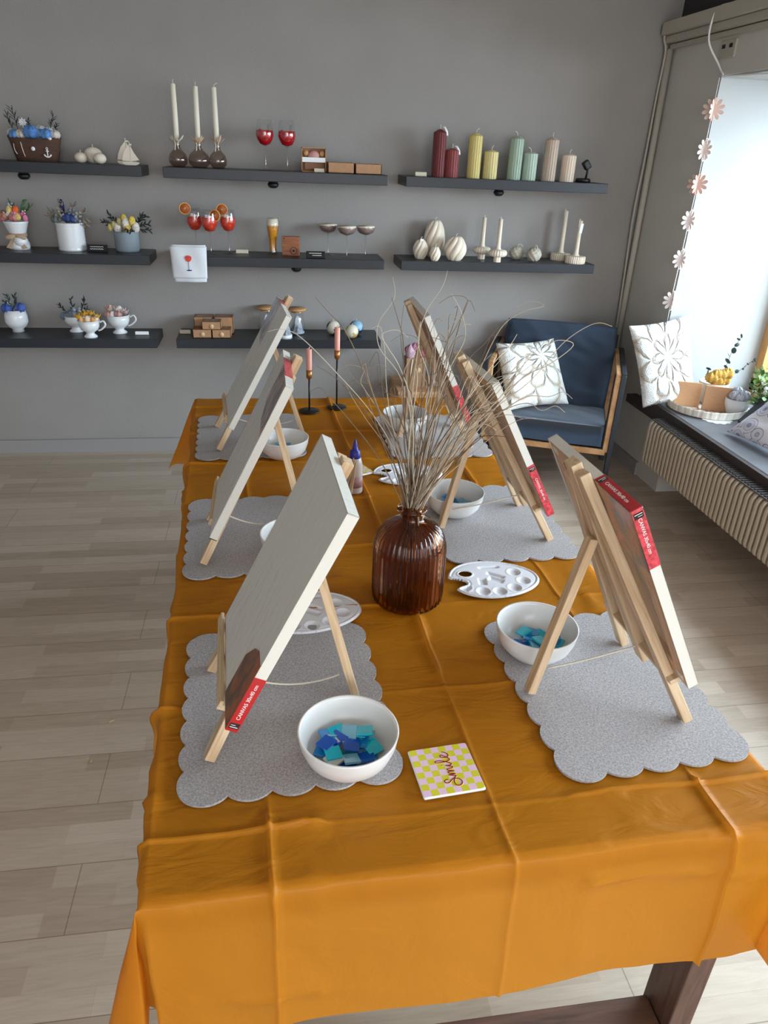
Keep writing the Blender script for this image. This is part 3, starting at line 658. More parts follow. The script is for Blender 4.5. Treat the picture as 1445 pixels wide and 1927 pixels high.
MB().box((0, .02, .056), (.124, .004, .112)).box((0, 0, .002), (.124, .045, .004)).box((0, 0, .110), (.124, .045, .004)).box((-.06, 0, .056), (.004, .045, .112)).box((.06, 0, .056), (.004, .045, .112)).build('carton', M_craft, o)
MB().ball((.0, -.004, .075), .03, 20, 10, (1, .5, .8), rm=lambda a, p: 1 + .08 * sin(9 * a)).build('pink_candle', mat('dusty_pink', (196, 140, 136), .6), o)
MB().ball((-.038, -.004, .086), .014, 12, 8, (1, .6, 1)).ball((.042, -.004, .085), .014, 12, 8, (1, .6, 1)).build('wooden_beads', M_bamboo, o)
MB().box((0, -.012, .056), (.116, .02, .022)).build('white_band', M_white, o)
MB().box((0, -.008, .028), (.09, .02, .03)).build('brown_soap', M_craftd, o)
card(.262, 4.035, Z1, .052, .018, 'small cream label in front of the upright kraft box')

# ------------------------------------------------------------------ boat planter, shells, sails
o = thing('boat_planter', 'dark wicker boat planter filled with blue and white dried flowers', 'planter', (-1.096, 4.08, Z1))
b = MB(); vs = []; fs = []; N = 32
for j, (zz, k) in enumerate([(0, .8), (.03, .88), (.06, .95), (.095, 1.04), (.098, .98), (.085, .95)]):
    for i in range(N):
        a = 2 * pi * i / N; vs.append((.118 * k * abs(cos(a)) ** .6 * (1 if cos(a) > 0 else -1), .055 * k * sin(a), zz + .012 * cos(a) ** 2 * (j > 1)))
for j in range(5):
    for i in range(N): fs.append((j * N + i, j * N + (i + 1) % N, (j + 1) * N + (i + 1) % N, (j + 1) * N + i))
fs += [tuple(reversed(range(N))), tuple(5 * N + i for i in range(N))]
b.add(vs, fs, True).build('hull', M_wicker, o)
def anchor(parent, cx, cz, s_, y):
    MB().tube([(cx, y, cz + s_), (cx, y, cz - s_ * .8)], .0025, 6).tube([(cx + s_ * .9 * sin(t), y, cz - s_ * .85 * cos(t) + s_ * .05) for t in [radians(q) for q in range(-75, 76, 15)]], .0035, 6).tube([(cx - s_ * .4, y, cz + s_ * .6), (cx + s_ * .4, y, cz + s_ * .6)], .002, 6).tube([(cx + .0045 * cos(t), y, cz + s_ + .004 + .0045 * sin(t)) for t in [radians(q) for q in range(0, 361, 45)]], .0015, 5).build('anchor', M_white, parent)
anchor(o, .062, .036, .018, -.055)
MB().lathe([(0, 0), (.009, 0), (.009, .003), (0, .003)], 20, mx=Matrix.Translation((.0, -.054, .055)) @ Matrix.Rotation(pi / 2, 4, 'X')).build('button', M_white, o)
wh = MB().lathe([(.011, -.002), (.014, -.002), (.014, .002), (.011, .002)], 24, mx=Matrix.Translation((-.044, 0, .165)) @ Matrix.Rotation(pi / 2, 4, 'X'), closed=True)
for k in range(8): a = k * pi / 4; wh.tube([(-.044, 0, .165), (-.044 + .020 * cos(a), 0, .165 + .020 * sin(a))], .0022, 5)
wh.tube([(-.044, 0, .10), (-.044, 0, .148)], .002, 5); wh.build('ship_wheel', M_white, o)
rope = MB()
for pth in ([(-.09, -.03, .095), (-.085, -.05, .05), (-.075, -.052, .03)], [(-.055, -.05, .1), (-.048, -.054, .05), (-.042, -.05, .02)]): rope.tube(smooth_path(pth), .0018, 6)
rope.build('rope', M_twine, o)
def bloom(parent, c, r, col, name='flower', kind='ruffle'):
    m = bpy.data.materials.get('bloom_%d_%d_%d' % col) or mat('bloom_%d_%d_%d' % col, tuple(int(x * .88 + 14) for x in col), .85, var=.3, vscale=110)
    b = MB()
    if kind == 'ruffle': b.ball(c, r, 24, 14, (1, 1, .85), rm=lambda a, p: 1 + .24 * sin(6 * a + 7 * p) * sin(7 * p + a))
    elif kind == 'tulip': b.ball(c, r, 18, 12, (.85, .85, 1.15), rm=lambda a, p: 1 + .08 * cos(3 * a))
    elif kind == 'star':
        for k in range(7):
            mx = Matrix.Translation(c) @ Matrix.Rotation(k * 2 * pi / 7, 4, 'Z') @ Matrix.Rotation(radians(35), 4, 'X'); petal(b, mx, r * 1.5, r * .7)
    elif kind == 'tiny':
        for k in range(9): a = k * 2.4; b.ball((c[0] + r * .8 * cos(a) * (k % 3) / 2, c[1] + r * .8 * sin(a) * (k % 3) / 2, c[2] + r * .5 * sin(k)), r * .33, 8, 5)
    return b.build(name, m, parent)
def sprig(parent, p0, d, L, m, name='leaf_sprig', n=7, w=.012):
    b = MB(); p0 = Vector(p0); d = Vector(d).normalized(); b.tube([p0, p0 + d * L * .5 + Vector((0, 0, L * .03)), p0 + d * L], .0013, 5)
    q = d.to_track_quat('Y', 'Z').to_matrix().to_4x4()
    for k in range(n):
        t = .25 + .75 * k / n; p = p0 + d * L * t
        mx = Matrix.Translation(p) @ q @ Matrix.Rotation(random.uniform(0, 6.28), 4, 'Y') @ Matrix.Rotation(radians(40), 4, 'Z'); petal(b, mx, L * .3, w)
    return b.build(name, m, parent)
for x_, y_, z_, r_, c_ in [(-.10, -.01, .122, .018, (205, 198, 184)), (-.082, -.03, .112, .022, (90, 140, 204)), (-.052, -.03, .115, .021, (206, 200, 190)), (-.006, -.03, .125, .031, (84, 136, 206)), (.035, -.025, .12, .02, (110, 160, 214)),
                        (.064, -.03, .118, .026, (92, 148, 214)), (.10, -.02, .118, .022, (226, 214, 204)), (-.035, .02, .13, .022, (196, 194, 180)), (.03, .015, .135, .024, (200, 206, 206)), (.072, .015, .135, .02, (214, 218, 222)), (.08, -.045, .1, .008, (230, 230, 230))]:
    bloom(o, (x_, y_, z_), r_, c_)
for p, d, L in [((-.09, 0, .12), (-.25, 0, 1), .085), ((-.07, .01, .12), (-.15, 0, 1), .105), ((-.02, 0, .13), (.1, 0, 1), .05), ((.075, 0, .13), (.35, 0, 1), .08), ((.09, 0, .12), (.5, 0, 1), .05)]: sprig(o, p, d, L, M_greend, n=12, w=.003)
M_shell = mat('shell_wax', (224, 212, 196), .5, sss=.1)
def urchin(x, y, r, label):
    o = thing('shell_candle', label, 'candle', (x, y, Z1), 0, 'shell shaped candles')
    MB().ball((0, 0, r * .8), r, 48, 16, (1, 1, .82), rm=lambda a, p: 1 - .03 * abs(sin(a * 12))).build('wax', M_shell, o); wick(o, r * 1.6, .002, .01)
urchin(-.892, 4.06, .030, 'round white shell candle, left of the scallop')
urchin(-.800, 4.04, .030, 'round white shell candle, right and in front of the scallop')
o = thing('shell_candle', 'upright scallop shell candle with fine ribs', 'candle', (-.840, 4.10, Z1), 0, 'shell shaped candles')
MB().ball((0, 0, .036), .044, 96, 20, (1, .35, .82), rm=lambda a, p: 1, mx=None).build('wax', M_shell, o)
rb = MB()
for k in range(13):
    t = radians(-75 + 150 * k / 12); rb.tube([(0, -.010, .002), (.02 * sin(t), -.0165, .02 + .014 * cos(t)), (.043 * sin(t), -.006, .034 + .036 * cos(t))], .0028, 6)
rb.build('ribs', M_shell, o); wick(o, .072, 0, .012)
def sail(x, y, s_, label):
    o = thing('sailboat_candle', label, 'candle', (x, y, Z1), 0, 'sailing boat candles')
    hull = [(-.9, .32), (-.8, .08), (-.5, 0), (.5, 0), (.8, .1), (.9, .3)]
    main = [(-.85, .42), (-.75, .9), (-.45, 1.5), (0, 2.0), (0, .38)]; jib = [(.08, .38), (.08, 1.9), (.4, 1.2), (.9, .5)]
    b = MB()
    for q in (hull, main, jib): b.prism([(u * s_, v * s_) for u, v in reversed(q)], -.009, .009, Matrix.Rotation(pi / 2, 4, 'X'))
    b.box((.04 * s_, 0, 1.0 * s_), (.006, .012, 1.6 * s_)); b.box((.12 * s_, 0, 2.0 * s_), (.25 * s_, .006, .14 * s_)); b.build('wax', M_shell, o); wick(o, 2.0 * s_, 0, .014)
sail(-.684, 4.11, .052, 'cream sailing boat candle, rear taller one at the shelf end')
sail(-.658, 4.05, .045, 'cream sailing boat candle, front one at the shelf end')
# ------------------------------------------------------------------ flower pots
o = thing('boot_vase', 'white ceramic boot vase with tan bow and mixed spring flowers', 'vase', (-1.262, 4.12, Z2), 0)
MB().lathe([(0, .002), (.048, 0), (.050, .01), (.048, .03), (.036, .06), (.040, .075), (.058, .125), (.060, .134), (.056, .134), (.05, .12), (0, .1)], 40).ball((.015, -.02, .04), .035, 20, 12, (1, 1.1, .9)).build('vase', M_porc, o)
b = MB()
b.lathe([(.040, -.006), (.044, -.004), (.044, .012), (.040, .014)], 28, c=(0, 0, .064), closed=True)
for sgn in (-1, 1):
    mx = Matrix.Translation((0, -.044, .066)) @ Matrix.Rotation(sgn * radians(-100), 4, 'Y'); b.ball((0, 0, .026), .026, 14, 8, (.5, .35, 1), mx=mx)
    b.prism([(0, 0), (sgn * .045, -.055), (sgn * .02, -.062)][::sgn], 0, .002, Matrix.Translation((sgn * .006, -.046, .066)) @ Matrix.Rotation(pi / 2, 4, 'X'))
b.build('ribbon_bow', M_ribbon, o)
for x_, z_, r_, c_, k_ in [(-.045, .16, .024, (178, 120, 96), 'ruffle'), (-.014, .185, .018, (222, 196, 108), 'tulip'), (.014, .185, .018, (232, 96, 40), 'tulip'), (-.052, .15, .018, (214, 130, 140), 'ruffle'), (.002, .152, .022, (216, 138, 130), 'ruffle'), (.022, .158, .018, (210, 190, 110), 'tulip'),
                        (.04, .156, .018, (214, 96, 150), 'star'), (.055, .15, .014, (222, 120, 160), 'tulip'), (-.028, .150, .024, (205, 205, 205), 'star'), (.008, .172, .016, (206, 140, 176), 'ruffle'), (-.01, .208, .014, (190, 190, 200), 'tiny'), (.05, .178, .012, (226, 210, 190), 'tiny')]:
    bloom(o, (x_, -.022, z_), r_, c_, kind=k_)
for d in ((.35, 0, 1), (.6, 0, .5), (-.4, 0, .9)): sprig(o, (.02, .01, .15), d, .085, M_green)
o = thing('white_pot', 'white ribbed ceramic pot with blue and grey dried flowers', 'flower pot', (-1.004, 4.118, Z2))
MB().lathe([(0, .002), (.066, 0), (.068, .006)] + [(.068 - .002 * (k % 2), .01 + .0075 * k) for k in range(16)] + [(.072, .134), (.066, .134), (.062, .12), (0, .118)], 44).build('pot', M_porc, o)
for x_, z_, r_, c_, k_ in [(-.05, .16, .022, (120, 122, 110), 'tiny'), (-.02, .152, .022, (178, 172, 160), 'star'), (.0, .158, .024, (52, 70, 130), 'ruffle'), (.024, .156, .022, (56, 78, 140), 'ruffle'), (.045, .155, .024, (140, 152, 166), 'tiny'), (.02, .185, .02, (120, 132, 150), 'tiny'), (.05, .175, .018, (176, 170, 150), 'tiny'), (-.035, .18, .018, (150, 146, 130), 'tiny'), (-.06, .148, .018, (100, 110, 110), 'ruffle')]:
    bloom(o, (x_, -.03, z_), r_, c_, kind=k_)
MB().ball((-.022, -.01, .205), .012, 12, 14, (1, 1, 3), rm=lambda a, p: 1 + .15 * sin(16 * p)).build('delphinium_spike', mat('navy', (24, 30, 82), .8), o)
for d in ((1, 0, .15), (.9, 0, .45), (-1, 0, .25), (-.9, 0, .5), (.5, 0, 1), (-.4, 0, 1), (1, 0, -.1)): sprig(o, (0, -.02, .14), d, .10, mat('dry_stem%d' % int(d[0] * 10 + d[2] * 100), (142, 128, 116), .9), 'dried_sprig')
o = thing('grey_pot', 'grey blue ceramic pot with yellow and white painted eggs', 'flower pot', (-.731, 4.118, Z2))
MB().lathe([(0, .002), (.055, 0), (.060, .01), (.062, .09), (.062, .1), (.058, .1), (.055, .09), (0, .088)], 40).build('pot', M_pot_grey, o)
for x_, z_, r_, c_ in [(-.05, .128, .018, (176, 168, 110)), (-.035, .115, .022, (216, 206, 200)), (.008, .14, .024, (216, 212, 200)), (.0, .165, .016, (214, 180, 70)), (-.022, .145, .018, (170, 158, 110)), (.04, .15, .020, (226, 196, 80)), (.014, .115, .024, (206, 176, 90)), (.055, .12, .022, (222, 212, 204)), (-.07, .118, .016, (196, 178, 96))]:
    bloom(o, (x_, -.03, z_), r_, c_, 'painted_egg', 'tulip')
for p, d in (((-.03, 0, .13), (-.6, 0, .6)), ((.05, 0, .13), (.8, 0, .6)), ((.05, 0, .12), (1, 0, .25)), ((.05, 0, .11), (1, 0, -.1)), ((0, -.04, .12), (.3, -.4, -.1)), ((-.04, 0, .12), (-1, 0, .3)), ((.05, 0, .12), (.6, 0, 1))): sprig(o, p, d, .075, M_greend, n=9, w=.009)
# cups, bottom shelf
def cup(x, y, r, h, label, blooms, handle=True, rnd=False, spr=(), group=None, name='teacup_planter'):
    o = thing(name, label, 'cup', (x, y, Z3), 0, group)
    if rnd: pf = [(0, .002), (r * .52, 0), (r * .5, .016), (r * .8, .028), (r, h * .45), (r * .98, h * .7), (r * .86, h), (r * .8, h), (r * .85, h * .8), (0, h * .75)]
    else: pf = [(0, .002), (r * .62, 0), (r * .6, .006), (r * .35, .018), (r * .45, .028), (r * .78, h * .45), (r * .92, h * .7), (r * .9, h * .74), (r, h), (r * .94, h), (r * .85, h * .8), (0, h * .75)]
    MB().lathe(pf, 44).build('cup', M_porc, o)
    if handle: MB().tube(smooth_path([(r * .8, -.01, h * .4), (r * 1.15, -.012, h * .5), (r * 1.5, -.014, h * .75), (r * 1.35, -.012, h * .98), (r * 1.02, -.01, h * .9)]), .0045, 8).build('handle', M_porc, o)
    for (x_, z_, rr, c_, k_) in blooms: bloom(o, (x_, -.02, z_ + h), rr, c_, kind=k_)
    for p, d, L, m in spr: sprig(o, (p[0], 0, p[1] + h), d, L, m, n=9, w=.008)
    return o
cup(-1.352, 4.140, .058, .115, 'round white footed cup with cobalt blue flowers', [(-.03, .01, .028, (62, 88, 168), 'ruffle'), (.036, .014, .026, (66, 96, 176), 'ruffle'), (.0, .02, .018, (96, 110, 80), 'tiny'), (.018, .006, .018, (140, 160, 130), 'tiny'), (-.02, .035, .012, (170, 172, 160), 'tiny')], False, True, [((0, .01), (.2, 0, 1), .07, M_greend), ((-.01, .01), (-.3, 0, 1), .07, M_greeng), ((0, .01), (-.8, 0, .5), .06, M_greeng)])
cup(-1.475, 4.06, .05, .12, 'pale cup cut off by the left picture edge', [(0, .01, .03, (120, 150, 140), 'tiny')], False, True)
cup(-1.055, 4.150, .060, .085, 'white footed cup with grey blue dried flowers, behind the yellow one', [(-.045, .0, .022, (112, 128, 146), 'ruffle'), (-.02, .0, .02, (200, 176, 160), 'ruffle'), (.01, .025, .028, (150, 164, 178), 'tiny'), (.035, .02, .022, (176, 172, 160), 'tiny'), (0, .008, .03, (120, 134, 150), 'ruffle')], True, False,
    [((-.03, .01), (-.6, 0, .6), .065, M_greend), ((0, .01), (-.1, 0, 1), .08, M_greend), ((.03, .01), (.5, 0, 1), .085, M_greend), ((.02, .01), (.9, 0, .5), .06, M_greeng)])
cup(-.955, 4.02, .056, .088, 'white handled teacup with yellow and peach dried flowers, front one', [(-.045, .006, .024, (222, 160, 40), 'star'), (-.03, 0, .018, (226, 172, 118), 'tulip'), (.0, .002, .022, (236, 206, 172), 'tulip'), (.03, 0, .02, (230, 168, 96), 'tulip'), (.05, .01, .022, (222, 162, 46), 'star'), (-.015, .022, .022, (222, 158, 36), 'star'), (.02, .026, .022, (224, 164, 44), 'star'), (.0, .03, .018, (226, 172, 60), 'star'), (.045, .016, .014, (238, 224, 200), 'tulip'), (-.055, .016, .012, (226, 176, 60), 'star')], True)
cup(-.823, 4.120, .062, .098, 'white handled teacup with blush and white dried flowers', [(-.04, .02, .024, (206, 160, 140), 'star'), (-.05, .004, .018, (196, 140, 130), 'ruffle'), (-.025, .0, .018, (226, 220, 214), 'tulip'), (.0, .02, .022, (216, 200, 190), 'star'), (.005, .004, .02, (206, 150, 146), 'ruffle'), (.03, .012, .022, (224, 206, 200), 'star'), (.045, .005, .02, (214, 180, 176), 'star'), (.015, .035, .014, (234, 228, 222), 'tulip'), (-.03, .04, .012, (222, 196, 170), 'tulip')], True)
# jars with tree candles
def cloche(x, y, label):
    o = thing('glass_cloche', label, 'jar', (x, y, Z3), 0, 'glass jars with bamboo lid')
    MB().lathe([(0, .002), (.046, 0), (.048, .008), (.047, .05), (.038, .09), (.034, .118), (.036, .128)], 36).build('glass', M_clear, o)
    MB().lathe([(0, .118), (.032, .118), (.032, .128), (.050, .129), (.052, .133), (.052, .139), (.05, .142), (0, .142)], 36).build('lid', M_bamboo, o)
    MB().lathe([(0, .003), (.042, .003), (.042, .014), (0, .014)], 30).lathe([(.038, .014), (.028, .05), (.016, .085), (.0, .108)], 60, rm=lambda a, z: 1 - .16 * abs(sin(a * 4)), twist=lambda z: z * 4).build('marbled_candle', M_marble, o)
cloche(-.03, 4.165, 'glass jar with bamboo lid and marbled candle, left of the easel canvas')
cloche(.140, 4.125, 'glass jar with bamboo lid and marbled candle, right of the easel canvas')
o = thing('tree_candle', 'loose marbled blue white cone candle on white foot, in front of the jars', 'candle', (.072, 4.02, Z3))
MB().lathe([(0, 0), (.038, 0), (.038, .018), (0, .018)], 30).build('foot', M_porc, o)
MB().lathe([(.034, .018), (.026, .05), (.015, .085), (.0, .112)], 60, rm=lambda a, z: 1 - .16 * abs(sin(a * 4)), twist=lambda z: z * 4).build('cone', M_marble, o)
def globe(x, y, r, base, blot, label):
    o = thing('globe_candle', label, 'candle', (x, y, Z3), 0, 'globe shaped candles')
    m, n, l, p = new_mat('globe_%d' % int(x * 1000)); t = n.new('ShaderNodeTexCoord'); z = n.new('ShaderNodeTexNoise'); z.inputs['Scale'].default_value = 24; z.inputs['Detail'].default_value = 3; l.new(t.outputs['Object'], z.inputs[0])
    rr = n.new('ShaderNodeValToRGB'); rr.color_ramp.interpolation = 'CONSTANT'; rr.color_ramp.elements[0].color = (*srgb(base), 1); rr.color_ramp.elements[1].position = .55; rr.color_ramp.elements[1].color = (*srgb(blot), 1)
    l.new(z.outputs[0], rr.inputs[0]); l.new(rr.outputs[0], p.inputs['Base Color']); p.inputs['Roughness'].default_value = .4
    MB().ball((0, 0, r * .97), r, 36, 20).build('wax', m, o); wick(o, r * 1.95, .003, .008)
globe(.345, 4.11, .039, (218, 210, 196), (24, 24, 28), 'round cream candle with black patches like a globe')
globe(.441, 4.02, .038, (220, 214, 196), (186, 154, 92), 'round cream candle with gold patches, front one')
globe(.476, 4.115, .040, (140, 180, 206), (30, 40, 60), 'round blue candle with dark patches behind the gold patched one')

# ------------------------------------------------------------------ table
TNL, TNR, TFR, TFL = Vector((-.20, .668, 0)), Vector((.825, .690, 0)), Vector((.715, 2.885, 0)), Vector((-.312, 2.895, 0))
def tq(u, v): return TNL.lerp(TNR, u).lerp(TFL.lerp(TFR, u), v)
tb = thing('dining_table', 'long dark wood table under the orange cloth', 'table', (0, 0, 0))
ins = .008
pts = [tq(ins, .004), tq(1 - ins, .004), tq(1 - ins, .996), tq(ins, .996)]
MB().prism([(p.x, p.y) for p in pts], .69, .747).build('tabletop', M_walnut, tb)
for (x0, x1, y0, y1) in ((.74, .79, .72, .81), (-.15, -.10, .72, .81), (.64, .69, 2.72, 2.81), (-.25, -.20, 2.72, 2.81)):
    MB().box(((x0 + x1) / 2, (y0 + y1) / 2, .345), (x1 - x0, y1 - y0, .69), bev=.003).build('leg', M_walnutv, tb)
MB().box((.32, .76, .0575), (.835, .075, .115), bev=.003).build('floor_beam', M_walnut, tb)
MB().box((.22, 2.765, .0575), (.835, .075, .115), bev=.003).build('floor_beam', M_walnut, tb)
# tablecloth
W0, L0, D0 = 1.025, 2.205, .295
sf = [.178, .532, .888]; tf = [.10, .385, .67, .955, 1.24, 1.525, 1.81, 2.09]
def axis(lo, hi, step, folds, edges):
    a = set()
    k = lo
    while k < hi: a.add(round(k, 5)); k += step
    a.add(hi)
    for f in folds:
        a = {q for q in a if abs(q - f) > .007}; a |= {round(f + e, 5) for e in (-.006, -.003, 0, .003, .006)}
    for e in edges:
        a = {q for q in a if abs(q - e) > .006}; a |= {round(e + d, 5) for d in (-.005, 0, .005)}
    return sorted(a)
us = axis(-D0, W0 + D0, .0125, sf, (0, W0)); vs_ = axis(-D0, L0 + D0, .0125, tf, (0, L0))
drop_f = D0 + .0
def crease(q, folds, seed):
    h = 0
    for i, f in enumerate(folds):
        d = abs(q - f)
        if d < .03: h += max(0, 1 - d / .0062) * .0075 + .0010 * math.exp(-(d / .014) ** 2)
    return h
corner_dir = {(0, 0): (radians(158), .20, 1.0), (1, 0): (radians(262), .30, 1.0), (0, 1): (radians(185), .30, .95), (1, 1): (radians(45), .4, 1.0)}
def cloth_point(s_, t):
    iu = min(max(s_, 0), W0); iv = min(max(t, 0), L0)
    p = tq(iu / W0, iv / L0); ds = s_ - iu; dt = t - iv
    n1 = noise.noise(Vector((s_ * 3, t * 2.2, 0))); n2 = noise.noise(Vector((s_ * 9 + t * 3, t * 6 - s_ * 3, 3.3))); n3 = noise.noise(Vector((s_ * 24 + t * 9, t * 15, 7.7)))
    wr = max(0, n2) * .006 + max(0, n3) * .0018
    cz = crease(s_, sf, 0) + crease(t, tf, 1) * .75; p = p + Vector((.004 * noise.noise(Vector((t * 7, 0, 1))), .004 * noise.noise(Vector((s_ * 6, 5, 1))), 0))
    # diagonal gathers on the free cloth
    if any(abs(p.x - a_) < .2 and abs(p.y - b_) < .245 for a_, b_ in ((.002, 1.055), (-.062, 1.72), (-.09, 2.455), (.628, 1.04), (.602, 1.745), (.566, 2.43), (.51, 1.43), (.25, .86))): wr *= .2; cz *= .35
    else: wr += .005 * max(0, 1 - abs(noise.noise(Vector((s_ * 1.6 - t * 3.1, t * 2.4 + s_ * 2.2, 4.4)))) * 9)
    g = abs(noise.noise(Vector((s_ * 2.0 + t * 5.5, t * 1.2 - s_ * 1.5, 9.1)))); wr += (.006 if wr > .0012 else .001) * max(0, 1 - g * 14)
    z = .7495 + wr + cz
    e = max(abs(ds), abs(dt))
    if ds == 0 and dt == 0: return (p.x, p.y, z)
    if ds == 0 or dt == 0:
        d = abs(ds) + abs(dt); nx, ny = (math.copysign(1, ds) if ds else 0), (math.copysign(1, dt) if dt else 0)
        q = t if ds else s_
        out = .006 * min(1, d / .01) + d * (.05 + .07 * noise.noise(Vector((q * 3.1, nx * 3 + ny * 5, 0)))) + (cz * 1.3 + wr * 1.2)
        return (p.x + nx * out, p.y + ny * out, .752 - d)
    cx_, cy_ = (1 if ds > 0 else 0), (1 if dt > 0 else 0); dirn, amp, k = corner_dir[(cx_, cy_)]
    rho = sqrt(ds * ds + dt * dt); ph = atan2(abs(dt), abs(ds))           # 0 at the side hem, pi/2 at the end hem
    tri = 1 - abs(ph - pi / 4) / (pi / 4)
    al = amp * sin(tri * pi / 2) * 1.35
    half = (ph - pi / 4)
    base = Vector((math.copysign(1, ds), math.copysign(1, dt), 0)).normalized() * .01
    a = dirn; dd = Vector((cos(a), sin(a), 0)); side = Vector((-dd.y, dd.x, 0)) * (.03 * sin(half * 2) * (-1 if cx_ == cy_ else 1))
    rr = rho * (1 - .18 * tri) if rho > 0 else 0
    q = p + base * min(1, rho / .01) + dd * rr * sin(al) + side * (rho / .3)
    return (q.x, q.y, .752 - rr * cos(al))
vv = [cloth_point(a, b) for b in vs_ for a in us]; nu = len(us)
ff = [(j * nu + i, j * nu + i + 1, (j + 1) * nu + i + 1, (j + 1) * nu + i) for j in range(len(vs_) - 1) for i in range(nu - 1)]
tc_o = MB().add(vv, ff, True).build('tablecloth', M_cloth); tag(tc_o, 'creased orange plastic tablecloth hanging over the long table', 'tablecloth')

# ------------------------------------------------------------------ felt placemats
MZ = .7525
def placemat(cx_, cy_, w_, l_, rz, label):
    r = .046; ns, nl = 4, 6; hw, hl = w_ / 2 - r, l_ / 2 - r; cs = []
    for i in range(ns): cs.append((-hw + 2 * hw * i / ns, -hl))
    for i in range(nl): cs.append((hw, -hl + 2 * hl * i / nl))
    for i in range(ns): cs.append((hw - 2 * hw * i / ns, hl))
    for i in range(nl): cs.append((-hw, hl - 2 * hl * i / nl))
    n = len(cs); inter = []
    for i in range(n):
        a = Vector(cs[i]); b = Vector(cs[(i + 1) % n]); m_ = (a + b) / 2; d = (b - a); h = sqrt(max(0, r * r - (d.length / 2) ** 2)); nrm = Vector((d.y, -d.x)).normalized(); inter.append(m_ + nrm * h)
    out = []
    for i in range(n):
        c = Vector(cs[i]); p0 = inter[i - 1] - c; p1 = inter[i] - c; a0 = atan2(p0.y, p0.x); a1 = atan2(p1.y, p1.x)
        while a1 < a0: a1 += 2 * pi
        k = max(4, int((a1 - a0) / .14))
        for j in range(k): a = a0 + (a1 - a0) * j / k; out.append((c.x + r * cos(a), c.y + r * sin(a)))
    o = MB().prism(out, 0, .0042).build('placemat', M_felt, None, (cx_, cy_, MZ)); o.rotation_euler = (0, 0, rz)
    tag(o, label, 'placemat', 'scalloped grey felt placemats'); return o
placemat(.002, 1.055, .372, .452, radians(3), 'scalloped grey felt mat under the nearest left easel')
placemat(-.062, 1.72, .36, .44, radians(3), 'scalloped grey felt mat under the middle left easel')
placemat(-.090, 2.455, .37, .44, radians(3), 'scalloped grey felt mat under the far left easel')
placemat(.628, 1.040, .365, .46, radians(3.5), 'scalloped grey felt mat under the nearest right easel')
placemat(.602, 1.745, .365, .46, radians(1), 'scalloped grey felt mat under the middle right easel')
placemat(.566, 2.43, .36, .44, radians(1), 'scalloped grey felt mat under the far right easel')
MT = MZ + .0042

# ------------------------------------------------------------------ easels
EH = 1.24 - MT
def easel(x, y, rz, label, rear=.262, spread=.118, rdy=0.0, LEAN=radians(27)):
    o = thing('table_easel', label, 'easel', (x, y, MT), rz, 'pine table easels')
    ta = math.tan(LEAN)
    def bar(p0, p1, wd, th, name, m=M_pine, hole=False):
        p0 = Vector(p0); p1 = Vector(p1); d = (p1 - p0); L = d.length; z = d.normalized()
        yv = Vector((0, 1, 0)); xv = yv.cross(z).normalized(); yv = z.cross(xv)
        mx = Matrix((xv, yv, z)).transposed().to_4x4(); mx.translation = p0
        b = MB().box((0, 0, L / 2), (th, wd, L), bev=.0015); b2 = b.build(name, m, o); b2.matrix_local = mx; return b2
    f = lambda h, off=0: ta * h + off
    s = spread
    bar((f(.0, .002), -s, .004), (f(EH - .035, .002), -.030, EH - .035), .026, .018, 'front_leg')
    bar((f(.0, .002), s, .004), (f(EH - .008, .002), .030, EH - .008), .026, .018, 'front_leg')
    bar((f(.06, .0015), 0, .06), (f(EH, .0015), 0, EH), .030, .019, 'centre_bar')
    bar((f(.20, .010), -.075, .2), (f(.20, .010), .075, .2), .02, .012, 'cross_bar', M_pineh)
    hz = .337
    bar((rear, rdy, .004), (f(hz, .016), 0, hz), .022, .016, 'rear_leg')
    lz = .108
    lb = MB()
    c = Vector((f(lz) - .014, 0, lz)); mx = Matrix.Translation(c) @ Matrix.Rotation(LEAN, 4, 'Y')
    lb.box((0, 0, 0), (.040, .25, .010), mx, bev=.001).box((-.017, 0, .008), (.006, .25, .010), mx, bev=.001).box((-.004, 0, .006), (.004, .25, .003), mx)
    lb.build('canvas_ledge', M_pineh, o)
    pts = []
    for i in range(13):
        t = i / 12; pts.append((f(.05) * (1 - t) + (rear - .03) * t, 0, .095 * (1 - t) + .055 * t - .03 * 4 * t * (1 - t) * (1 if 'left' in label else .15)))
    MB().tube(pts, .0017, 6).build('string', M_twine, o)
    return o
easel(-.1342, 1.037, .048, 'pine easel nearest on the left side of the table', .268, LEAN=.47)
easel(-.1862, 1.680, .0, 'pine easel in the middle of the left side of the table', .262, LEAN=.47)
easel(-.2014, 2.425, .082, 'pine easel farthest on the left side of the table', .30, LEAN=.50)
easel(.7324, 1.0415, pi + .060, 'pine easel nearest on the right side of the table', .263, LEAN=.482)
easel(.7177, 1.725, pi + .075, 'pine easel in the middle of the right side of the table', .275, .110, LEAN=.50)
easel(.6797, 2.400, pi - .014, 'pine easel farthest on the right side of the table', .235, LEAN=.45)

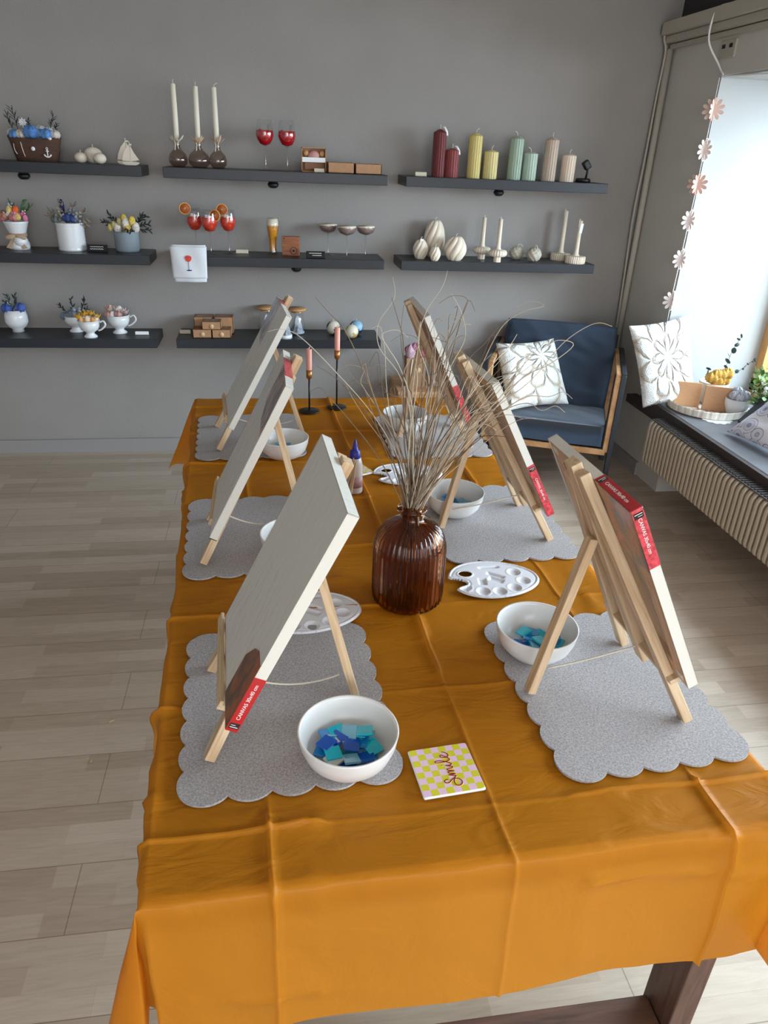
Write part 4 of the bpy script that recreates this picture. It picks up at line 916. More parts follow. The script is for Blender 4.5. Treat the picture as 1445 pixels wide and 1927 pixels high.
# ------------------------------------------------------------------ canvases (local x = width, y = up the canvas, z = painted side)
CW, CL, CT = .30, .40, .018
def canvas(fit, side, label, labels, insert=None):
    x, y, z, a, l = fit
    u = Vector((sin(a), cos(a), 0)); c = Vector((cos(a), -sin(a), 0)) * side; up = c * sin(l) + Vector((0, 0, 1)) * cos(l); nb = Vector((x, y, z))
    if side > 0: X = -u; org = nb + u * CW; n = X.cross(up); off = -CT
    else: X = u; org = nb; n = X.cross(up); off = 0
    mx = Matrix((X, up, n)).transposed().to_4x4(); mx.translation = org + n * off
    o = thing('artist_canvas', label, 'canvas', (0, 0, 0), 0, 'film wrapped canvases on easels'); o.matrix_world = mx
    near = CW if side > 0 else 0        # local x of the near edge
    # shell: front face plus folded sides
    b = MB(); t = .002
    b.box((CW / 2, CL / 2, CT - t / 2), (CW, CL, t), bev=.0009).box((t / 2, CL / 2, CT / 2), (t, CL, CT)).box((CW - t / 2, CL / 2, CT / 2), (t, CL, CT)).box((CW / 2, t / 2, CT / 2), (CW, t, CT)).box((CW / 2, CL - t / 2, CT / 2), (CW, t, CT))
    b.build('canvas_sheet', M_canvas, o)
    MB().box((CW / 2, CL / 2, CT - .0032), (CW - .004, CL - .004, .001)).build('canvas_back', M_canvasback, o)
    sb = .034
    for (cx_, cy_, dx, dy) in ((sb / 2 + .002, CL / 2, sb, CL - .004), (CW - sb / 2 - .002, CL / 2, sb, CL - .004)):
        MB().box((cx_, cy_, .0075), (dx, dy, .013), bev=.001).build('stretcher_bar', M_pinex, o)
    for cy_ in (sb / 2 + .002, CL - sb / 2 - .002):
        MB().box((CW / 2, cy_, .0075), (CW - 2 * sb - .004, sb, .0128), bev=.001).build('stretcher_bar', M_pineh2, o)
    for cy_, cc in ((sb * .5, 1), (CL - sb * .5, 1)):
        for q in (.022, CW - .022): MB().box((q, cy_, .0006), (.016, .012, .0016), Matrix.Translation((0, 0, 0))).build('corner_wedge', M_canvas, o)
    def place(edge, s0, s1, m, brand=True, txt=True):
        ln = s1 - s0; mid = (s0 + s1) / 2; e = .0012
        if edge == 'side':
            xx = near + (e / 2 if near > 0 else -e / 2); lb = MB().box((xx, mid, CT / 2), (e, ln, CT + .001)).build('red_label', m, o)
            sgn = 1 if near > 0 else -1
            base = Matrix.Translation((near + sgn * e, mid, CT / 2)) @ Matrix(((0, 0, sgn, 0), (1, 0, 0, 0), (0, sgn, 0, 0), (0, 0, 0, 1)))
        else:
            lb = MB().box((mid, CL + e / 2, CT / 2), (ln, e, CT + .001)).build('red_label', m, o)
            base = Matrix.Translation((mid, CL + e, CT / 2)) @ Matrix(((-1, 0, 0, 0), (0, 0, 1, 0), (0, 1, 0, 0), (0, 0, 0, 1)))
        if txt:
            d = -1 if side < 0 and edge == 'side' else 1
            T = base @ Matrix.Translation((0.006 if edge == 'side' else 0, 0, 0)) @ (Matrix.Rotation(0 if d > 0 else pi, 4, 'Z'))
            text('lettering', 'CANVAS 30x40 cm', .0086, M_whitetx, lb, T)
            if brand: 
                bx = MB().box((-ln / 2 + .011, 0, 0), (.011, CT * .86, .0006), base if d > 0 else base @ Matrix.Rotation(pi, 4, 'Z')).build('brand_patch', M_blacklab, lb)
                MB().box((-ln / 2 + .0085, 0, .0004), (.0012, CT * .7, .0004), base if d > 0 else base @ Matrix.Rotation(pi, 4, 'Z')).box((-ln / 2 + .0125, .002, .0004), (.0008, CT * .4, .0004), base if d > 0 else base @ Matrix.Rotation(pi, 4, 'Z')).build('brand_marks', M_whitetx, lb)
    for q in labels: place(*q)
    if insert:
        kind, x0, x1, y0, y1, m, z_ = insert
        r = .02; out = [(x0, y0), (x1, y0)]
        if kind == 'front': out = [(x1, y0), (x1, y1 - .0), (x1 - .004, y1), (x0 + (x1 - x0) * .55, y1), (x0 + (x1 - x0) * .3, y1 - .012), (x0, y1 - .045), (x0, y0)]; 
        elif kind == 'tip': out = [(x1, y0), (x1, y1), (x0, y1), (x0, y0 + .04), (x0 + (x1 - x0) * .4, y0 + .01)]
        else: out = [(x0, y0), (x1, y0), (x1, y1), (x0, y1)]
        if kind == 'front': out = out[::-1] if False else out
        MB().prism(out, z_, z_ + .0006).build('printed_insert', m, o)
    # shrink film around everything
    e = .0022
    MB().box((CW / 2, CL / 2, CT / 2), (CW + 2 * e, CL + 2 * e, CT + 2 * e), bev=.003).build('plastic_film', M_film, o)
    return o
M_pinex = wood('pine_long', (206, 160, 112), (176, 124, 80), stretch=(1, 14, 1)); M_pineh2 = wood('pine_cross', (206, 160, 112), (176, 124, 80), stretch=(14, 1, 1))
canvas((-.088, .845, .889, -.048, .47), 1, 'film wrapped canvas on the nearest left easel, red label at its lower edge', [('side', .0, .105, M_red)], ('front', CW - .085, CW, 0, .125, M_pic1, CT + .0004))
canvas((-.156, 1.468, .879, .0, .47), 1, 'film wrapped canvas on the middle left easel, red label at its top', [('top', CW * .25, CW * .75, M_redp, False, False)], ('tip', CW * .45, CW, .27, CL, M_pic3, CT + .0004))
canvas((-.146, 2.191, .879, -.082, .50), 1, 'film wrapped canvas on the far left easel with grey picture at its top', [('top', CW * .1, CW * .4, M_redp, False, False)], ('tip', .0, CW * .42, .25, CL, M_pic2, CT + .0004))
canvas((.692, .878, .871, -.060, .482), -1, 'film wrapped canvas on the nearest right easel from behind, red labels at top', [('side', CL - .115, CL, M_redp), ('top', .0, .115, M_red)], ('back', .0, .10, CL - .125, CL, M_pic1, -.0012))
canvas((.683, 1.552, .862, -.075, .50), -1, 'film wrapped canvas on the middle right easel, long red label on its lower edge', [('side', .0, .16, M_redp)], ('back', .0, .02, .0, .12, M_pic1, -.0012))
canvas((.628, 2.146, .877, .014, .45), -1, 'film wrapped canvas on the far right easel, crinkled red label on its lower edge', [('side', .0, .16, M_redp, False, False)])

# ------------------------------------------------------------------ bowls with mosaic tiles
def bowl(x, y, label, which, n, seed, z0=MT, R=.0835, H=.068):
    o = thing('serving_bowl', label, 'bowl', (x, y, z0), 0, 'white bowls of blue tiles')
    MB().lathe([(0, 0), (.042, 0), (.058, .008), (.073, .026), (.081, .048), (R, H - .003), (R + .0005, H), (R - .003, H), (R - .0045, H - .006), (.0765, .046), (.068, .026), (.053, .0125), (.036, .009), (0, .0085)], 64).build('bowl', M_bowlmat, o)
    rnd = random.Random(seed); S = .0265
    for k in range(n):
        lay = k // 6; rr = .046 * sqrt(rnd.random()); aa = rnd.random() * 6.28
        zz = z0 + .016 + .0052 * lay + max(0, rr - .03) * .35
        col = rnd.choices(['cyan', 'blue', 'deep', 'sky', 'pale'], [5, 4, 1.5, 2, 1])[0]
        t = MB().box((0, 0, 0), (S, S, .0042), bev=.0006).build('mosaic_tile', M_tile[col])
        t.location = (x + rr * cos(aa), y + rr * sin(aa), zz); t.rotation_euler = (rnd.uniform(-.28, .28), rnd.uniform(-.28, .28), rnd.random() * 3.14)
        tag(t, 'small translucent blue mosaic tile lying in ' + which, 'tile', 'mosaic tiles in ' + which)
bowl(.1045, .893, 'white bowl on the nearest left mat', 'the nearest left bowl', 26, 3)
bowl(.520, 1.150, 'white bowl on the nearest right mat', 'the nearest right bowl', 20, 5)
bowl(.038, 1.585, 'white bowl half hidden behind the nearest left canvas', 'the half hidden bowl', 8, 11)
bowl(.501, 1.800, 'white bowl on the middle right mat', 'the middle right bowl', 16, 6)
bowl(.026, 2.250, 'white bowl on the far left mat', 'the far left bowl', 14, 8)
bowl(.477, 2.488, 'white bowl on the far right mat behind the twigs', 'the far right bowl', 14, 9)

# ------------------------------------------------------------------ palettes
def palette(x, y, rz, label):
    o = thing('paint_palette', label, 'palette', (x, y, .7535), rz, 'white plastic paint palettes')
    A, B = .113, .082
    out = []
    for i in range(72):
        a = 2 * pi * i / 72; r_ = 1.0
        px, py = A * cos(a) * (1 + .04 * cos(a)), B * sin(a) * (1 - .10 * cos(a))
        ad = abs(((a - radians(188)) + pi) % (2 * pi) - pi)
        k = math.exp(-(ad / .2) ** 4); px += k * .040; 
        if px < -.085 and ad > .2: px = px
        out.append((px, py))
    b = MB(); n = len(out)
    hc, hr = (-.062, .024), (.0165, .013); hole = [(hc[0] + hr[0] * cos(2 * pi * i / 24), hc[1] + hr[1] * sin(2 * pi * i / 24)) for i in range(24)]
    import bmesh
    wells = [(-.078, -.034, .0165), (-.038, -.054, .0165), (.002, -.058, .0165), (.042, -.046, .0165), (.074, -.018, .0165), (.062, .022, .0165)]
    trays = [((-.040, -.020), (-.022, -.026), (-.018, .004), (-.038, .002)), ((-.012, -.030), (.030, -.026), (.006, .010), (-.012, .008)), ((-.012, .042), (.030, .044), (.034, .055), (-.018, .056))]
    def blend(px, py):
        # sheet height: raised rim, sunken wells and troughs
        z = .006
        for (wx, wy, wr) in wells:
            d = sqrt((px - wx) ** 2 + (py - wy) ** 2) / wr
            if d < 1: z = min(z, .0008 + .0052 * d ** 3)
            elif d < 1.18: z += .0010 * sin((d - 1) / .18 * pi)
        for (cx2, cy2, a2, hw2, hh2) in ((-.028, -.012, -.15, .010, .016), (.008, -.008, -.6, .020, .010), (.012, .012, -.6, .024, .007), (.006, .050, .0, .028, .006)):
            dx = (px - cx2) * cos(a2) + (py - cy2) * sin(a2); dy = -(px - cx2) * sin(a2) + (py - cy2) * cos(a2)
            d = max(abs(dx) / hw2, abs(dy) / hh2)
            if d < 1: z = min(z, .0022 + .0038 * max(0, (d - .7) / .3))
        d = sqrt(((px - hc[0]) / hr[0]) ** 2 + ((py - hc[1]) / hr[1]) ** 2)
        if d < 1.3: z += .0018 * max(0, 1 - abs(d - 1.12) / .18)
        return z
    NX, NY = 116, 88; vs = []; idx = {}; fs = []
    def inside(px, py):
        c = False; j = n - 1
        for i in range(n):
            xi, yi = out[i]; xj, yj = out[j]
            if (yi > py) != (yj > py) and px < (xj - xi) * (py - yi) / (yj - yi) + xi: c = not c
            j = i
        return c
    def edge_d(px, py): return min(sqrt((px - q[0]) ** 2 + (py - q[1]) ** 2) for q in out2)
    out2 = []
    for i in range(n):
        a = Vector(out[i]); b2_ = Vector(out[(i + 1) % n])
        for k in range(4): out2.append(tuple(a.lerp(b2_, k / 4)))
    # polar-like rings from outline to hole are awkward with the notch: use a fine grid snapped at the border
    for j in range(NY + 1):
        for i in range(NX + 1):
            px = -.122 + .244 * i / NX; py = -.088 + .176 * j / NY
            hd = sqrt(((px - hc[0]) / hr[0]) ** 2 + ((py - hc[1]) / hr[1]) ** 2)
            if inside(px, py) and hd > 1:
                ed = edge_d(px, py); z = blend(px, py)
                if ed < .006: z = .006 + .0015 * sin(ed / .006 * pi) - max(0, .003 - ed) * 1.2
                elif ed < .010: z = min(z, .005)
                idx[(i, j)] = len(vs); vs.append([px, py, z])
    for j in range(NY):
        for i in range(NX):
            q = [idx.get(k) for k in ((i, j), (i + 1, j), (i + 1, j + 1), (i, j + 1))]
            if None not in q: fs.append(tuple(q))
            elif sum(x is None for x in q) == 1: fs.append(tuple(x for x in q if x is not None))
    # border vertices: pull to the true outline
    from collections import Counter
    ec = Counter()
    for f in fs:
        for a, b2_ in zip(f, f[1:] + f[:1]): ec[tuple(sorted((a, b2_)))] += 1
    bd = {v for e, c in ec.items() if c == 1 for v in e}
    for v in bd:
        px, py, z = vs[v]; q = min(out2, key=lambda q: (q[0] - px) ** 2 + (q[1] - py) ** 2); d2 = (q[0] - px) ** 2 + (q[1] - py) ** 2
        hd = sqrt(((px - hc[0]) / hr[0]) ** 2 + ((py - hc[1]) / hr[1]) ** 2)
        if hd < 1.5: vs[v] = [hc[0] + (px - hc[0]) / hd, hc[1] + (py - hc[1]) / hd, .0075]
        else: vs[v] = [q[0], q[1], .0035]
    mo = MB().add(vs, fs, True).build('palette_sheet', M_plastic, o)
    md = mo.modifiers.new('thickness', 'SOLIDIFY'); md.thickness = .0012; md.offset = 1
    return o
pa = palette(.512, 1.432, radians(1), 'white plastic paint palette right of the amber vase')
dup(pa, (.062, 1.335, .7535), radians(2), 'white plastic paint palette behind the nearest left canvas')
dup(pa, (.412, 2.075, .7535), radians(2), 'white plastic paint palette behind the dried twigs')

# ------------------------------------------------------------------ check pattern cards "Smile"
smile = {  # strokes in card units, x along the word, y up
 'S': [(-1.62, .30), (-1.66, .52), (-1.78, .60), (-1.92, .52), (-1.92, .30), (-1.74, .10), (-1.62, -.12), (-1.70, -.42), (-1.95, -.58), (-2.2, -.50), (-2.3, -.28), (-2.18, -.08), (-1.9, -.05), (-1.6, -.16), (-1.4, -.34)],
 'm': [(-1.4, -.34), (-1.28, .06), (-1.24, .12), (-1.22, -.34), (-1.10, .02), (-.98, .12), (-.94, -.02), (-.96, -.34), (-.82, .02), (-.70, .12), (-.66, -.04), (-.64, -.28), (-.52, -.34)],
 'i': [(-.52, -.34), (-.40, -.05), (-.34, .12), (-.36, -.2), (-.26, -.34), (-.14, -.24)],
 'l': [(-.14, -.24), (.08, .10), (.20, .50), (.14, .74), (.02, .66), (.0, .3), (.06, -.18), (.2, -.34), (.36, -.24)],
 'e': [(.36, -.24), (.56, -.04), (.70, .10), (.64, .24), (.50, .20), (.42, -.02), (.50, -.30), (.72, -.34), (.92, -.16), (1.0, .02)]}
def coaster(x, y, rz, label):
    o = thing('check_coaster', label, 'coaster', (x, y, .7545), rz, 'pink and yellow check coasters')
    MB().box((0, 0, .003), (.098, .098, .0058), bev=.0025).build('board', M_porc, o)
    r = .004; out = [(sx_ * (.0475 - r) + r * cos(t), sy_ * (.0475 - r) + r * sin(t)) for sx_, sy_, t0 in ((1, 1, 0), (-1, 1, 90), (-1, -1, 180), (1, -1, 270)) for t in [radians(t0 + q) for q in (0, 30, 60, 90)]]
    MB().prism(out, .0059, .0063).build('check_print', M_check, o)
    # the word runs up the card, away from the viewer
    def P(p, z): return (.004 - p[1] * .0225, (p[0] + .62) * .0215, z)
    for nm, rad, m, z in (('lettering_halo', .0019, mat('halo', (244, 214, 120), .4), .0062), ('lettering', .0011, mat('dark_red_ink', (140, 14, 30), .4), .0070)):
        b = MB()
        for s_ in smile.values(): b.tube([P((p.x, p.y), z) for p in smooth_path([(q[0], q[1], 0) for q in s_], 5)], rad * .8, 6)
        b.ball(P((-.28, .36), z), rad * .9, 8, 6)
        ob = b.build(nm, m, o); ob.scale = (1, 1, .35); ob.location = (0, 0, z * .65)
    return o
co1 = coaster(.265, .851, radians(5), 'pink and yellow check coaster reading Smile at the front of the table')
dup(co1, (.245, 2.115, .7545), radians(25), 'pink and yellow check coaster behind the glue bottle')

co1.scale = (1.08, 1.06, 1)
# ------------------------------------------------------------------ amber vase with dried twigs
VX, VY, VZ = .290, 1.372, .752
va = thing('glass_vase', 'ribbed amber glass bottle vase in the centre of the table', 'vase', (VX, VY, VZ))
outer = [(0, .0), (.060, 0), (.072, .004), (.0795, .014), (.081, .03), (.081, .135), (.080, .15), (.074, .172), (.062, .190), (.046, .202), (.030, .209), (.0255, .214), (.0245, .224), (.030, .230), (.034, .234), (.033, .2385), (.028, .240)]
inner = [(.0225, .236), (.0215, .224), (.0225, .213), (.028, .205), (.045, .198), (.060, .186), (.0715, .170), (.077, .15), (.078, .135), (.078, .03), (.076, .016), (.066, .008), (0, .008)]
MB().lathe([p for p in outer], 320, rm=lambda a, z: 1 + (.020 * sin(a * 38) if .006 < z < .2 else 0)).lathe(list(inner), 100).build('bottle', M_amber, va)
# twigs: hand placed arcs (world offsets from the mouth) plus a random fan
def twig(pts, r, mi):
    o = MB().tube(smooth_path(pts, 5), [r * (1 - .75 * i / ((len(pts) - 1) * 5)) for i in range((len(pts) - 1) * 5 + 1)], 5).build('dried_twig', M_twigs[mi])
    tag(o, 'thin dried twig fanning out of the ribbed amber glass vase', 'twig', 'dried twigs in the amber vase')
rt = random.Random(21)
for k in range(88):
    side = rt.gauss(0, 1); az = rt.random() * 6.28
    tx = rt.gauss(.05, .085); ty = rt.gauss(.03, .09); h = rt.uniform(.20, .50)
    if k % 9 == 0: tx = -.10 - rt.random() * .10; h = rt.uniform(.25, .42)
    if k % 6 == 0: tx = .15 + rt.random() * .14; h = rt.uniform(.24, .42)
    m0 = Vector((VX + tx * .06 + rt.uniform(-.012, .012), VY + ty * .06 + rt.uniform(-.012, .012), VZ + .24))
    base = Vector((VX + rt.uniform(-.05, .05) - tx * .15, VY + rt.uniform(-.05, .05), VZ + .012))
    bo = Vector((base.x - VX, base.y - VY, 0))
    if bo.length > .052: base = Vector((VX, VY, base.z)) + bo.normalized() * .052
    neck = Vector((VX + (m0.x - VX), VY + (m0.y - VY), VZ + .205))
    tip = m0 + Vector((tx, ty, h)); pts = [base, neck, m0]
    wob = rt.uniform(.006, .022) * (1.6 if k % 4 == 0 else 1); ph = rt.random() * 6.28
    prev = m0
    for q in (.25, .45, .62, .78, .9, 1.0):
        e = q ** 1.25
        p = m0 + Vector((tx * e, ty * e, h * (q if q < .85 else .85 + (q - .85) * rt.uniform(-.3, .8)))) + Vector((wob * sin(ph + q * 7), wob * cos(ph * 2 + q * 5), 0)) * q
        pts.append(p)
    if k % 5 == 0:   # curled end
        a = rt.choice((-1, 1)); pts += [pts[-1] + Vector((a * .03, .005, .008)), pts[-1] + Vector((a * .055, .01, -.008))]
    twig(pts, rt.uniform(.0013, .0022), k % 4)
# a few long characteristic ones
for pts in ([(0, 0, 0), (-.03, .02, .10), (-.09, .04, .20), (-.17, .05, .29), (-.235, .05, .355), (-.27, .05, .37), (-.30, .05, .365)],
            [(0, 0, 0), (-.005, .02, .16), (-.03, .05, .27), (-.075, .06, .33), (-.08, .06, .38), (-.05, .06, .43), (-.055, .06, .47)],
            [(0, 0, 0), (.02, .03, .2), (.03, .06, .27), (.005, .07, .34), (.02, .08, .40), (.05, .08, .45), (.06, .09, .48)],
            [(0, 0, 0), (.03, .02, .2), (.07, .05, .29), (.10, .06, .35), (.09, .06, .40), (.065, .06, .44)],
            [(0, 0, 0), (.05, .01, .10), (.15, .02, .2), (.24, .03, .27), (.30, .03, .35), (.36, .03, .39), (.40, .03, .385)]):
    twig([(VX, VY, VZ + .03), (VX, VY, VZ + .2)] + [(VX + p[0], VY + p[1], VZ + .24 + p[2]) for p in pts], .0017, 2)

# ------------------------------------------------------------------ glue bottle and sticks, candlesticks
o = thing('glue_bottle', 'frosted glue bottle with pointed dark blue cap behind the nearest left canvas', 'bottle', (.232, 1.965, .7535), 0)
MB().lathe([(0, 0), (.024, 0), (.025, .004), (.023, .09), (.018, .11), (.012, .116)], 28).build('bottle', mat('frosted_plastic', (176, 160, 152), .35), o)
MB().lathe([(.0245, .02), (.0252, .02), (.0243, .055), (.0235, .055)], 28, closed=True).build('bottle_label', mat('plum_label', (150, 112, 110), .5), o)
MB().lathe([(.016, .108), (.017, .11), (.0155, .132), (.009, .136), (.0065, .15), (.003, .166), (0, .168)], 24).build('cap', M_blue, o)
for k, (dx, dy, yaw) in enumerate([(-.050, -.020, 0), (-.036, -.034, .3), (-.018, -.038, .7), (-.058, .0, -.3)]):
    p0 = Vector((.232 + dx, 1.965 + dy, .755)); p1 = Vector((.232 + dx * .12, 1.965 + dy * .35 - .012, .755 + .115 - .004 * k)); d = (p1 - p0)
    mx = d.to_track_quat('Z', 'Y').to_matrix().to_4x4(); mx.translation = p0
    s_ = MB().box((0, 0, d.length / 2), (.014, .002, d.length), bev=.0008).build('wooden_stick', M_pine); s_.matrix_world = mx
    tag(s_, 'flat wooden craft stick leaning against the glue bottle', 'stick', 'craft sticks at the glue bottle')
def candlestick(x, y, stem, ch, label, which):
    o = thing('candlestick', label, 'candlestick', (x, y, .7535), 0, 'black metal candlesticks')
    MB().lathe([(0, 0), (.039, 0), (.0395, .002), (.0385, .0035), (.008, .005), (.004, .008)], 40).build('base', M_blackm, o)
    MB().lathe([(.0035, .004), (.0035, stem)], 12).build('stem', M_blackm, o)
    MB().lathe([(.003, stem - .004), (.011, stem + .006), (.0115, stem + .036), (.0095, stem + .036), (.0095, stem + .01), (0, stem + .01)], 24).build('cup', M_brass, o)
    c = thing('taper_candle', 'pale pink taper candle in the ' + which, 'candle', (x, y, .7535 + stem + .0105), 0)
    MB().lathe([(0, 0), (.0093, 0), (.0105, .03), (.0105, ch), (.008, ch + .001), (.007, ch - .002), (0, ch - .002)], 24).build('wax', M_pink, c)
    wick(c, ch, .004, .008)
candlestick(.136, 2.715, .130, .105, 'shorter black candlestick with brass cup near the far table edge', 'shorter black candlestick')
candlestick(.247, 2.757, .196, .112, 'taller black candlestick with brass cup near the far table edge', 'taller black candlestick')

# ------------------------------------------------------------------ armchair
ac = thing('armchair', 'low armchair with slate blue cushions and black and oak side frames', 'armchair', (1.47, 3.565, 0), radians(-23.5))
def cushion(name, c, d, rot, m, parent, puff=.35, seed=0, edge=.35, fold=0):
    vs = []; fs = []; N = 34
    hx, hy, hz = d[0] / 2, d[1] / 2, d[2] / 2
    for s_ in (1, -1):
        for j in range(N + 1):
            for i in range(N + 1):
                u = 2 * i / N - 1; v = 2 * j / N - 1
                e = (1 - abs(u) ** 6) ** .4 * (1 - abs(v) ** 6) ** .4
                k = 1 + puff * (1 - u * u) * (1 - v * v)
                nz = .006 * noise.noise(Vector((u * 3 + seed, v * 3, s_))) + fold * noise.noise(Vector((u * 2.2 - v * 1.0 + seed, v * 4.5 + u * 2.5, s_)))
                vs.append((hx * u * (1 - .03 * (v * v)), hy * v * (1 - .03 * u * u), s_ * (hz * (edge + (1 - edge) * e) * k * (.9) + nz * e)))
    n = (N + 1) ** 2
    for j in range(N):
        for i in range(N):
            a = j * (N + 1) + i; fs.append((a, a + 1, a + N + 2, a + N + 1)); fs.append((n + a, n + a + N + 1, n + a + N + 2, n + a + 1))
    for k in range(N):
        for a, b in ((k, k + 1), ((k + 1) * (N + 1) + N, k * (N + 1) + N) if False else (k * (N + 1) + N, (k + 1) * (N + 1) + N), (N * (N + 1) + k + 1, N * (N + 1) + k), ((k + 1) * (N + 1), k * (N + 1))):
            fs.append((a, n + a, n + b, b)[::-1])
    mx = Matrix.Translation(c) @ Euler(rot).to_matrix().to_4x4()
    b = MB().add(vs, fs, True); o = b.build(name, m, parent); o.matrix_local = mx; return o
cushion('seat_cushion', (0, .262, .330), (.635, .565, .145), (radians(-3), 0, 0), M_cushion, ac, .10, 1, .86, .004)
cushion('back_cushion', (0, .45, .605), (.635, .47, .155), (radians(78), 0, 0), M_cushion, ac, .32, 2, .45, .016)
for sx_ in (-1, 1):
    X = sx_ * .345
    # dark outer frame: arm, front leg, rear leg; oak inner layer
    MB().box((X + sx_ * .014, .285, .688), (.026, .60, .026), bev=.003).box((X + sx_ * .014, .0, .345), (.026, .045, .69), bev=.003).box((X + sx_ * .014, .565, .345), (.026, .045, .69), bev=.003).build('side_frame', mat('blue_black_steel', (36, 42, 50), .45), ac)
    MB().box((X - sx_ * .012, .285, .684), (.026, .59, .022), bev=.003).box((X - sx_ * .012, .004, .47), (.026, .04, .42), bev=.003).box((X - sx_ * .012, .56, .47), (.026, .04, .42), bev=.003).build('oak_inner_frame', M_beech, ac)
MB().box((0, -.006, .258), (.67, .022, .032), bev=.003).build('front_rail', M_beech, ac)
MB().box((0, .56, .258), (.67, .022, .032), bev=.003).build('rear_rail', M_beech, ac)
MB().box((0, .28, .264), (.62, .54, .012)).build('seat_base', M_blackm, ac)
MB().box((0, .60, .72), (.66, .02, .10), Matrix.Identity(4), bev=.003).build('back_rest_rail', M_blackm, ac)
def pillow4(name, BL, BR, TR, TL, thick, m, label, cat='pillow', group=None):
    BL, BR, TR, TL = map(Vector, (BL, BR, TR, TL)); N = 30; vs = []; fs = []
    nrm = (BR - BL).cross(TL - BL).normalized(); cen = (BL + BR + TR + TL) / 4
    for s_ in (1, -1):
        for j in range(N + 1):
            for i in range(N + 1):
                u = i / N; v = j / N; U = 2 * u - 1; V = 2 * v - 1
                pu = .5 + .5 * U * (1 - .07 * (1 - V * V) * abs(U)); pv = .5 + .5 * V * (1 - .07 * (1 - U * U) * abs(V))
                p = BL.lerp(BR, pu).lerp(TL.lerp(TR, pu), pv)
                e = ((1 - U ** 4) * (1 - V ** 4)) ** .5
                vs.append(tuple(p - cen + nrm * s_ * (thick * e + .002 + .004 * e * noise.noise(Vector((u * 8, v * 8, s_))))))
    n = (N + 1) ** 2
    for j in range(N):
        for i in range(N):
            a = j * (N + 1) + i; fs.append((a, a + 1, a + N + 2, a + N + 1)); fs.append((n + a, n + a + N + 1, n + a + N + 2, n + a + 1))
    for k in range(N):
        for a, b in ((k, k + 1), (k * (N + 1) + N, (k + 1) * (N + 1) + N), (N * (N + 1) + k + 1, N * (N + 1) + k), ((k + 1) * (N + 1), k * (N + 1))): fs.append((b, n + b, n + a, a)[::-1])
    o = MB().add(vs, fs, True).build(name, m, None, tuple(cen)); uv = o.data.uv_layers.new(name='UVMap')
    for lp in o.data.loops:
        q = lp.vertex_index % n; uv.data[lp.index].uv = ((q % (N + 1)) / N, (q // (N + 1)) / N)
    return tag(o, label, cat, group)
pillow4('throw_pillow', (1.265, 3.64, .425), (1.67, 3.76, .425), (1.60, 3.95, .755), (1.235, 3.87, .745), .055, M_relief, 'white pillow with tan leaf relief lying on the armchair')
pillow4('throw_pillow', (1.985, 3.50, .485), (2.27, 3.47, .52), (2.235, 3.655, .96), (1.865, 3.60, .905), .045, M_relief2, 'white pillow with tan flower relief standing on the window ledge')
pillow4('throw_pillow', (2.20, 3.05, .512), (2.26, 2.60, .512), (2.50, 2.50, .80), (2.43, 3.02, .76), .035, M_fan, 'lilac grey shell print pillow on the window ledge at the right')
tag(MB().box((0, 0, 0), (.30, .34, .02), bev=.004).build('dark_board', M_lead, None, (2.47, 3.02, .62)), 'dark grey board leaning behind the shell print pillow', 'board').rotation_euler = (0, radians(-42), radians(12))

# ------------------------------------------------------------------ ledge arrangement
LZ = .501
TX, TY = 2.31, 3.43
for (x_, y_, lb) in ((2.20, 3.60, 'white paper doily at the far end under the round tray'), (2.27, 3.26, 'white paper doily at the near side under the round tray')):
    out = [((.075 * (1 + .06 * cos(12 * a))) * cos(a), (.075 * (1 + .06 * cos(12 * a))) * sin(a)) for a in [2 * pi * i / 120 for i in range(120)]]
    tag(MB().prism(out, 0, .001).build('paper_doily', M_white, None, (x_, y_, LZ)), lb, 'doily', 'paper doilies')
tr = thing('round_tray', 'round cream tray with fluted rim on the window ledge', 'tray', (TX, TY, LZ + .0012))
MB().lathe([(0, .0), (.195, 0), (.203, .004), (.208, .038), (.205, .042), (.200, .038), (.193, .010), (0, .008)], 180, rm=lambda a, z: 1 - (.012 if (sin(a * 30) > .75 and z > .003) else 0), smooth=False).build('tray', mat('cream_tray', (222, 214, 202), .5), tr)
for x_, y_, rz_, lb in ((2.20, 3.45, 22, 'square kraft box standing on the tray, left one'), (2.318, 3.365, 25, 'square kraft box standing on the tray, right one')):
    o = thing('kraft_card_box', lb, 'box', (x_, y_, LZ + .010), radians(-rz_), 'kraft boxes on the tray')
    MB().box((0, 0, .064), (.130, .022, .128), Matrix.Rotation(radians(-8), 4, 'X'), bev=.002).build('carton', mat('kraft_face', (184, 140, 104), .8, var=.06, vscale=30, stretch=(1, 1, 6)), o)
pt = MB()
rp = random.Random(4)
for k in range(16):
    mx = Matrix.Translation((rp.uniform(-.09, .07), rp.uniform(-.02, .02), .002)) @ Matrix.Rotation(rp.random() * 6, 4, 'Z'); petal(pt, mx, .022, .013)
po = pt.build('potpourri', mat('rose_petals', (176, 120, 110), .8), None, (2.262, 3.345, LZ + .011)); po.rotation_euler = (0, 0, radians(-33)); tag(po, 'loose dusty pink petals scattered in front of the kraft boxes on the tray', 'petals', kind='stuff')
o = thing('rose_pot', 'cream pot with mustard yellow roses and eucalyptus on the tray', 'flower pot', (2.37, 3.50, LZ + .010))
MB().lathe([(0, .002), (.05, 0), (.06, .01), (.078, .12), (.074, .12), (.066, .1), (0, .098)], 40).build('pot', mat('blush_pot', (214, 200, 188), .6), o)
for x_, z_, r_ in ((-.045, .15, .032), (-.01, .135, .034), (.01, .165, .03), (.05, .17, .032), (.045, .135, .028), (-.02, .17, .025), (.02, .12, .025)):
    b = bloom(o, (x_ * .9, -.03 - .1 * abs(x_) * 0, z_), r_, (204, 156, 66), 'rose', 'ruffle')
